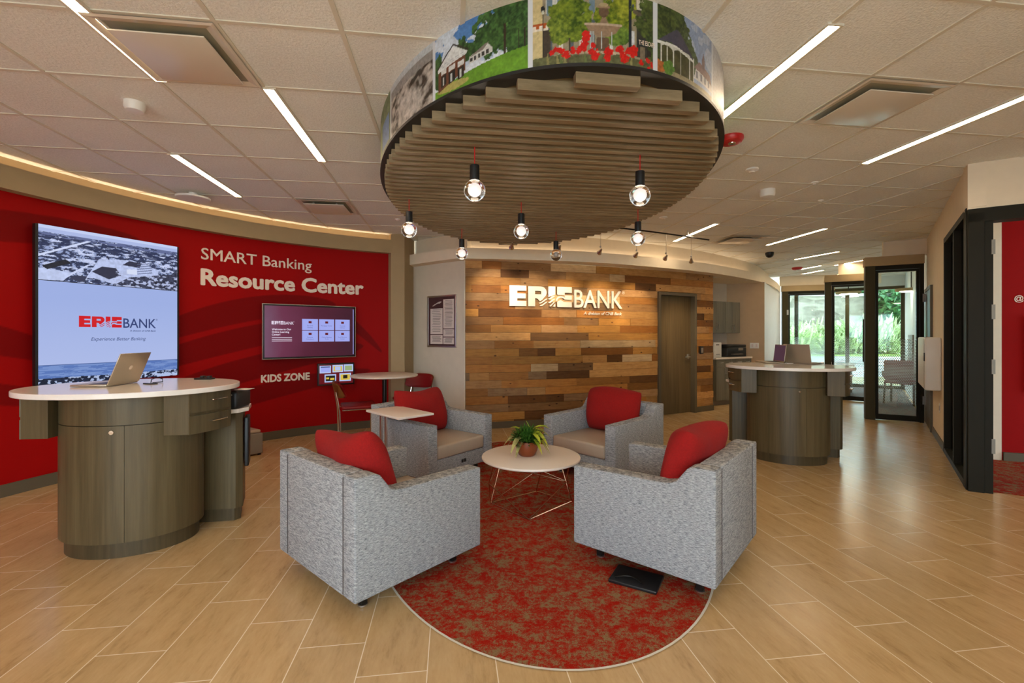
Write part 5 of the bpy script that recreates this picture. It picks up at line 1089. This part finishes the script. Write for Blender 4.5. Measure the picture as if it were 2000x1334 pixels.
dup(dv0, (*on_pod(PRt,-.4,-.515,.30), .8625), -.40, 'black device on the left-hand shelf of the right pod'); dup(dv0, (*on_pod(PRt,-.4,.515,.30), .8625), -.40, 'black device on the right-hand shelf of the right pod')
tag(MB().rbox(-.05,.05,-.05,.05,0,.003,.001).build('paper_slip', 'paper'), 'white paper slip on top of the black device by the left pod', 'paper').location = (*on_pod(PL,.13,.60,.27), .9985)
t = thing('computer_case', 'slim black computer case hung on the side cabinet of the left pod', 'computer', (*on_pod(PL,.13,.572,.36), .40), .13+.32); m_ = MB(); m_.rbox(-.004,.026,-.085,.085,.0,.38,.008); m_.build('body', 'black', t, smooth=True); m_ = MB(); m_.box(.02,.028,-.02,.02,.34,.36); m_.build('drive_slot', 'dark_metal', t)
# grey storage seat by the wall
t = thing('storage_cube', 'grey storage cube on the floor against the red wall', 'storage cube', (-3.18, 5.40, 0), .98); m_ = MB(); m_.rbox(-.16,.16,-.16,.16,.02,.26,.012); m_.build('box', 'grey_box', t, smooth=True); m_ = MB(); m_.rbox(-.145,.145,-.145,.145,.26,.30,.016); m_.build('pad', 'taupe_vinyl', t, smooth=True)
for x in (-.13,.13):
    for y in (-.13,.13): m_ = MB(); m_.lathe([(.001,0),(.018,0),(.018,.02),(.001,.02)], 12, (x,y,0)); m_.build('foot', 'black', t)

# laptops: hinge along local x, keyboard towards local -y, screen leaning back
def laptop(label, loc, rz, w_=.32, dp=.225, lean=.42, scr='black', mark=False):
    t = thing('laptop', label, 'laptop', loc, rz, 'open laptops on the pods')
    m_ = MB(); m_.rbox(-w_/2,w_/2,-dp,0,.002,.016,.004); m_.build('base', 'alu', t, smooth=True)
    m_ = MB(); m_.box(-w_/2+.02,w_/2-.02,-dp*.55,-.025,.016,.0175); m_.build('keyboard', 'black', t)
    m_ = MB(); m_.rbox(-w_/2,w_/2,0,.007,0,dp,.003); l_ = m_.build('lid', 'alu', t, smooth=True); l_.location = (0,.002,.014); l_.rotation_euler = (-lean,0,0)
    m_ = MB(); m_.box(-w_/2+.008,w_/2-.008,-.0012,.0,.012,dp-.008); m_.build('display', scr, l_)
    if mark: m_ = MB(); m_.lathe([(.013,0),(.016,0),(.016,.0006),(.013,.0006)], 20); e_ = m_.build('round_emblem', 'chrome', l_); e_.location = (0,.0075,dp*.52); e_.rotation_euler = (-PI/2,0,0)
    return t
laptop('silver laptop open on the left pod, lid back towards the camera', (-2.735,3.22,1.0705), PI/2*-1+.10, .30, .225, .38, 'black', True)
M['scr_purple'] = emis('screen_purple', (70, 44, 60), SCREEN)
laptop('silver laptop on the right pod with its dark screen seen edge-on', (3.335,5.80-.06,1.0705), -PI/2-.12, .30, .215, .12, 'scr_purple')
laptop('silver laptop on the right pod with its lid back to the camera', (3.475,5.56,1.0705), PI/2+.40+.0, .33, .225, .16, 'black')
# cables
m_ = MB(); m_.tube([(-2.60,3.30,1.076),(-2.58,3.28,1.10),(-2.555,3.30,1.115),(-2.54,3.33,1.10),(-2.56,3.36,1.076),(-2.62,3.34,1.073)], .003, 6); m_.tube([(-2.62,3.26,1.0725),(-2.56,3.24,1.0725),(-2.52,3.26,1.0725)], .006, 6); tag(m_.build('cable', 'dark_metal', None, smooth=True), 'dark cable looped on the left pod beside the laptop', 'cable')
m_ = MB(); m_.tube([(3.36,5.60,1.073),(3.40,5.56,1.073),(3.44,5.60,1.073),(3.41,5.66,1.073),(3.37,5.66,1.073)], .0025, 6); tag(m_.build('cable', 'white_plastic', None, smooth=True), 'pale cable between the two laptops on the right pod', 'cable')
t = thing('phone_cradle', 'small dark cradle at the back of the left pod top', 'cradle', (-2.42,3.60,1.0705)); m_ = MB(); m_.rbox(-.06,.07,-.03,.03,0,.012,.003); m_.build('base', 'dark_metal', t, smooth=True); 
for a_ in (-.02, .03): m_ = MB(); m_.rbox(a_,a_+.022,-.02,.02,.012,.028,.003); m_.build('clip', 'black', t, smooth=True)

# ------------------------------------------------------------------ kitchenette in the nook
nd = (NB1-NB0).normalized(); na = math.atan2(nd.y, nd.x); Ln_ = (NB1-NB0).length
def cab(name, lab, x0, x1, z0, z1, dep, cat, kick=False, split=True, group=None):
    p = NB1-nd*x1; t = thing(name, lab, cat, (p.x, p.y, 0), na, group); w_ = x1-x0; y1 = -.022; y0 = -dep
    m_ = MB(); m_.box(0,w_,y0+.02,y1,z0+(.1 if kick else 0),z1); m_.build('body', 'cab_wood', t)
    if kick: m_ = MB(); m_.box(0,w_,y0+.08,y1,0,.1); m_.build('toe_kick', 'grey_box', t)
    zz0 = z0+(.1 if kick else 0); dz = .15 if kick else 0
    for k in (0, 1):
        a, b = k*w_/2+.002, (k+1)*w_/2-.002; m_ = MB(); m_.box(a,b,y0,y0+.02,zz0+.002,z1-dz-.002); d_ = m_.build('door', 'cab_wood', t)
        hx = w_/2-.03 if k == 0 else w_/2+.03; hz = (z1-.30) if kick else (z0+.05); m_ = MB(); m_.tube([(hx,y0,hz),(hx,y0-.025,hz+.01),(hx,y0-.025,hz+.12),(hx,y0,hz+.13)], .005, 8); m_.build('handle', 'nickel', d_, smooth=True)
        if kick:
            m_ = MB(); m_.box(a,b,y0,y0+.02,z1-dz+.002,z1-.002); d_ = m_.build('drawer', 'cab_wood', t); m_ = MB(); m_.tube([((a+b)/2-.05,y0,z1-.07),((a+b)/2-.04,y0-.025,z1-.07),((a+b)/2+.04,y0-.025,z1-.07),((a+b)/2+.05,y0,z1-.07)], .005, 8); m_.build('handle', 'nickel', d_, smooth=True)
    return t
cab('wall_cabinet', 'grey wall cabinet in the kitchenette corner, the right-hand one', .005, .505, 1.46, 2.12, .34, 'cabinet', group='kitchenette cabinets'); cab('wall_cabinet', 'grey wall cabinet in the kitchenette next to the timber wall', .507, 1.06, 1.46, 2.12, .34, 'cabinet', group='kitchenette cabinets')
cab('base_cabinet', 'grey base cabinet under the kitchenette worktop', .56, 1.16, 0, .93, .60, 'cabinet', True, group='kitchenette cabinets'); cab('base_cabinet', 'grey base cabinet under the black printer', .005, .556, 0, .93, .60, 'cabinet', True, group='kitchenette cabinets')
p = NB1-nd*1.2; t = thing('worktop', 'white kitchenette worktop over the grey base cabinets', 'worktop', (p.x,p.y,0), na); m_ = MB(); m_.box(0,1.195,-.625,-.022,.93,.965); m_.build('slab', 'quartz', t, bevel=.003)
p = NB1-nd*.36; t = thing('printer', 'black office printer on the kitchenette worktop', 'printer', (p.x,p.y,.9655), na)
m_ = MB(); m_.rbox(-.30,.34,-.50,-.08,0,.19,.015); m_.build('body', 'black', t, smooth=True); m_ = MB(); m_.rbox(-.30,.34,-.50,-.06,.192,.25,.02); m_.build('scanner_lid', 'dark_metal', t, smooth=True); m_ = MB(); m_.box(-.18,.14,-.56,-.50,.05,.058); m_.build('paper_tray', 'grey_box', t); m_ = MB(); m_.box(.05,.2,-.515,-.50,.13,.18); m_.build('control_panel', 'grey_box', t)
p = NB1-nd*.86; t = thing('sign_holder', 'white upright sign holder on the worktop beside the timber wall', 'sign holder', (p.x,p.y,.9655), na); m_ = MB(); m_.rbox(-.12,.12,-.42,-.36,0,.30,.006); m_.build('stand', 'white_plastic', t, smooth=True); m_ = MB(); m_.box(-.06,.04,-.4225,-.4205,.24,.26); m_.box(-.06,.06,-.4225,-.4205,.05,.06); m_.build('print_lines', 'ink', t)
sd_ = (NS-NB1).normalized(); p = on_line(1473.5, NB1, NS); t = thing('wall_outlet', 'white outlet plate on the beige kitchenette side wall', 'outlet', (p.x,p.y,zat(675,p.y)), math.atan2(sd_.y, sd_.x)); m_ = MB(); m_.rbox(-.085,.085,-.010,-.001,-.06,.06,.003); m_.build('plate', 'white_plastic', t, smooth=True)
for x in (-.04,.04): m_ = MB(); m_.box(x-.018,x+.018,-.0125,-.009,-.035,.035); m_.build('socket', 'paper', t)

# ------------------------------------------------------------------ on the right-hand wall
ra_ = math.atan2(-EV.y, -EV.x)                               # local -y then faces the hall when x runs back towards the camera
def on_rw(px): k = (px-CX)/F; tt_ = (k*R0.y-R0.x)/(EV.x-k*EV.y); return R0+EV*tt_
p = on_rw(1840); z0, z1 = zat(765, p.y), zat(659, p.y); t = thing('wall_dispenser', 'white rounded dispenser cabinet on the right-hand wall', 'dispenser', (p.x,p.y,z0), ra_)
p2 = on_rw(1822); w_ = (p2-p).length; m_ = MB(); m_.rbox(-w_-.04,-.04,-.16,-.001,0,z1-z0,.02); m_.build('cabinet', 'white_plastic', t, smooth=True); m_ = MB(); m_.box(-.10,-.096,-.163,-.158,.02,z1-z0-.02); m_.build('door_seam', 'ink', t); m_ = MB(); m_.rbox(-.10,-.05,-.168,-.158,(z1-z0)*.55,(z1-z0)*.62+.06,.004); m_.build('latch', 'black', t, smooth=True)
p = on_rw(1836); t = thing('wall_outlet', 'small white outlet low on the right-hand wall', 'outlet', (p.x,p.y,zat(797,p.y)), ra_); m_ = MB(); m_.rbox(-.04,.04,-.008,-.001,-.06,.06,.003); m_.build('plate', 'white_plastic', t, smooth=True); m_ = MB(); m_.box(-.015,.015,-.0095,-.007,-.03,.03); m_.build('socket', 'ink', t)
pa_, pb_ = on_rw(1807), on_rw(1822); t0 = (pb_-R0).length; t1 = (pa_-R0).length; dr3 = bpy.data.objects.new('door_6', None); COL.objects.link(dr3); dr3.location = (pb_.x,pb_.y,0); dr3.rotation_euler = (0,0,math.atan2(EV.y,EV.x)); struct(dr3)
m_ = MB(); W3 = t1-t0; m_.box(0,.05,-.0,.03,0,2.15); m_.box(W3-.05,W3,-.0,.03,0,2.15); m_.box(.05,W3-.05,0,.03,2.10,2.15); m_.build('door_frame', 'taupe_trim', dr3); m_ = MB(); m_.box(.05,W3-.05,.0,.02,.01,2.10); m_.build('door_leaf', 'door_wood', dr3)
# inside the near glass office: guest chair, desk, flat lamp
gc = thing('guest_chair', 'red upholstered guest chair with wooden frame behind the dotted glass', 'chair', (8.02,9.42,0), 2.2)
for x in (-1, 1):
    for y in (-1, 1): m_ = MB(); m_.tube([(x*.24,y*.24,.0),(x*.23,y*.20,.45)], .018, 8); m_.build('leg', 'door_wood', gc, smooth=True)
    m_ = MB(); m_.tube([(x*.25,-.22,.45),(x*.27,-.20,.64),(x*.27,.20,.66),(x*.24,.26,.55)], .018, 8); m_.build('arm', 'door_wood', gc, smooth=True)
m_ = MB(); m_.rbox(-.24,.24,-.25,.24,.42,.50,.03); m_.build('seat', 'red_pillow', gc, smooth=True); m_ = MB(); m_.rbox(-.24,.24,.20,.27,.50,.90,.03); m_.build('backrest', 'red_pillow', gc, smooth=True)
dk = thing('office_desk', 'pale desk inside the near glass office', 'desk', (7.72,10.9,0), .9); m_ = MB(); m_.rbox(-.7,.7,-.35,.35,.70,.735,.006); m_.build('desktop', 'laminate', dk, smooth=True)
for x in (-.62,.62): m_ = MB(); m_.box(x-.03,x+.03,-.28,.28,0,.70); m_.build('leg', 'grey_box', dk)
for k, (px, py, Y, lab) in enumerate(((1780,566,10.0,'flat round ceiling lamp inside the near glass office'),(1657,572,12.2,'flat round ceiling lamp inside the middle glass office'))):
    x = at(px, Y); z = zat(py, Y); t = thing('disc_lamp', lab, 'ceiling light', (x,Y,z), 0, 'flat lamps in the glass offices'); m_ = MB(); m_.lathe([(.001,-.03),(.26,-.03),(.28,-.02),(.28,.03),(.001,.04)][::1], 32); m_.build('shade', 'tan', t, smooth=True); m_ = MB(); m_.tube([(0,0,.04),(0,0,HC-z)], .012, 8); m_.build('stem', 'dark_metal', t); m_ = MB(); m_.lathe([(.001,-.036),(.2,-.034)], 24); m_.build('diffuser', 'downlight', t)

# ------------------------------------------------------------------ outside the windows
gd = MB(); gd.add([(6,14.8,-.06),(60,11,-.06),(60,80,-.06),(6,80,-.06)], [(0,1,2,3)]); gd.add([(14,-4,-.06),(60,-4,-.06),(60,11,-.06),(14,14.2,-.06)], [(0,1,2,3)]); gd.add([(-14,-30,-.06),(14,-30,-.06),(14,-2.62,-.06),(-14,-2.62,-.06)], [(0,1,2,3)]); struct(gd.build('ground_paving', 'concrete'))  # last quad, unseen behind the camera, added to bounce light onto the ceiling
gd = MB(); gd.add([(14,32,-.04),(44,30,-.04),(56,38,.5),(56,80,1.2),(14,80,1.2)], [(0,1,2,3,4)]); struct(gd.build('ground_lawn', 'lawn'))
rs = random.Random(11)
def shrub(label, x, y, r0, h0, m0='shrub'):
    m_ = MB()
    for i in range(420):
        a = rs.uniform(0, 2*PI); rr = r0*.75*math.sqrt(rs.random()); e = rs.uniform(.1, 1.4); ln = h0*rs.uniform(.2, .5); leaf(m_, (x+rr*math.cos(a), y+rr*math.sin(a), h0*.75*rs.random()**1.3*math.sqrt(max(0, 1-(rr/(r0*.8))**2))), (math.cos(a)*math.cos(e), math.sin(a)*math.cos(e), math.sin(e)), ln, .09, ln*.25*math.cos(e), 4)
    return tag(m_.build('ornamental_grass', m0), label, 'plant', 'ornamental grasses beyond the glass')
for k, (px, Y, r0, h0) in enumerate(((1558,35,2.2,2.7),(1590,36,2.4,2.9),(1606,34,1.5,1.8),(1622,36,2.2,2.6),(1650,35,2.2,2.9),(1672,36,2.2,2.8),(1700,35,2.2,2.9),(1724,35,2.2,3.2),(1745,35,2.4,3.0))):
    shrub(['pale ornamental grass clump at the left of the far window','second ornamental grass clump from the left beyond the far window','small dark grass clump in front of the stone wall','ornamental grass clump hidden partly by the middle office post','ornamental grass clump seen left of the long pull handle','ornamental grass clump behind the long pull handle','ornamental grass clump beyond the post of the near glass office','ornamental grass clump left in the near office window','tall ornamental grass clump right in the near office window'][k], at(px,Y), Y, r0, h0)
st_ = MB(); st_.box(24.2,36.5,39.6,40.3,-.1,4.75); sw = st_.build('retaining_wall', 'stone'); tag(sw, 'stacked stone retaining wall beyond the grasses outside', 'wall'); st_ = MB(); st_.box(24.1,36.6,39.5,40.4,4.75,5.0); cp_ = st_.build('coping', 'concrete', sw)
hs = thing('house', 'pale house with a tan gabled roof beyond the stone wall', 'house', (36.5,58,0)); m_ = MB(); m_.box(-3,9,0,8,0,6.0); m_.build('walls', 'siding', hs); m_ = MB(); m_.add([(-6,-.6,3.2),(10,-.6,3.0),(-1.0,4,9.2),(10,4,9.0),(-6,8.6,3.2),(10,8.6,3)], [(0,1,3,2),(2,3,5,4),(0,2,4),(1,5,3)]); m_.build('roof', 'roof_shingle', hs); m_ = MB(); m_.box(1,2.4,-.05,.02,2.5,4); m_.build('window', 'blue_white', hs)
hs = thing('house', 'white flat-fronted building beyond the lamp post outside', 'house', (50.5,71,0)); m_ = MB(); m_.box(-3.6,3.6,0,8,0,11.5); m_.build('walls', 'siding', hs); m_ = MB(); m_.box(-3.8,3.8,-.2,8.2,11.5,11.8); m_.build('roof', 'roof_shingle', hs)
for px, Y, z, lab in ((1661.5,42,6.6,'street lamp on a black post beyond the stone wall'),(1601.5,44,5.6,'thin dark post left of the street lamp outside'),(1645,44,5.4,'thin dark post just left of the street lamp')):
    t = thing('lamp_post', lab, 'post', (at(px,Y),Y,0), 0, 'posts outside'); m_ = MB(); m_.tube([(0,0,0),(0,0,z)], .09 if z > 6 else .05, 8); m_.build('pole', 'dark_metal', t)
    if z > 6: m_ = MB(); m_.lathe([(.001,z-.1),(.35,z),(.40,z+.15),(.001,z+.35)], 14); m_.build('lamp_head', 'blue_white', t, smooth=True)
def tree_(label, x, y, h_, r0):
    t = thing('tree', label, 'tree', (x,y,0), 0, 'trees beyond the windows'); m_ = MB(); m_.tube([(0,0,0),(0,0,h_*.55)], [.3,.2], 8); m_.build('trunk', 'bark', t)
    m_ = MB()
    for i in range(900):
        d = Vector((rs.gauss(0,1), rs.gauss(0,1), rs.gauss(0,1))).normalized()*r0*rs.uniform(.55,1.05); d.z *= .8; n = Vector((rs.gauss(0,1), rs.gauss(0,1), rs.gauss(0,1))); leaf(m_, (d.x, d.y, h_*.68+d.z), n, r0*.28, r0*.12, .05, 2)
    m_.build('crown', 'tree', t)
for px, Y, h_, r0, lab in ((1588,86,15.5,4.8,'tree crown above the tan roof outside'),(1612,98,18,5,'tree beyond the house hidden partly by the middle post'),(1640,86,16,4.4,'tree left of the street lamp'),(1692,50,10.5,3.2,'tree right of the white building'),(1745,44,9.6,3.4,'big tree in the near office window'),(1768,38.5,6.0,2.0,'small tree at the right edge of the near office window'),(1722,57,11.8,3.2,'tree behind the big tree in the near office window')):
    tree_(lab, at(px,Y), Y, h_, r0)
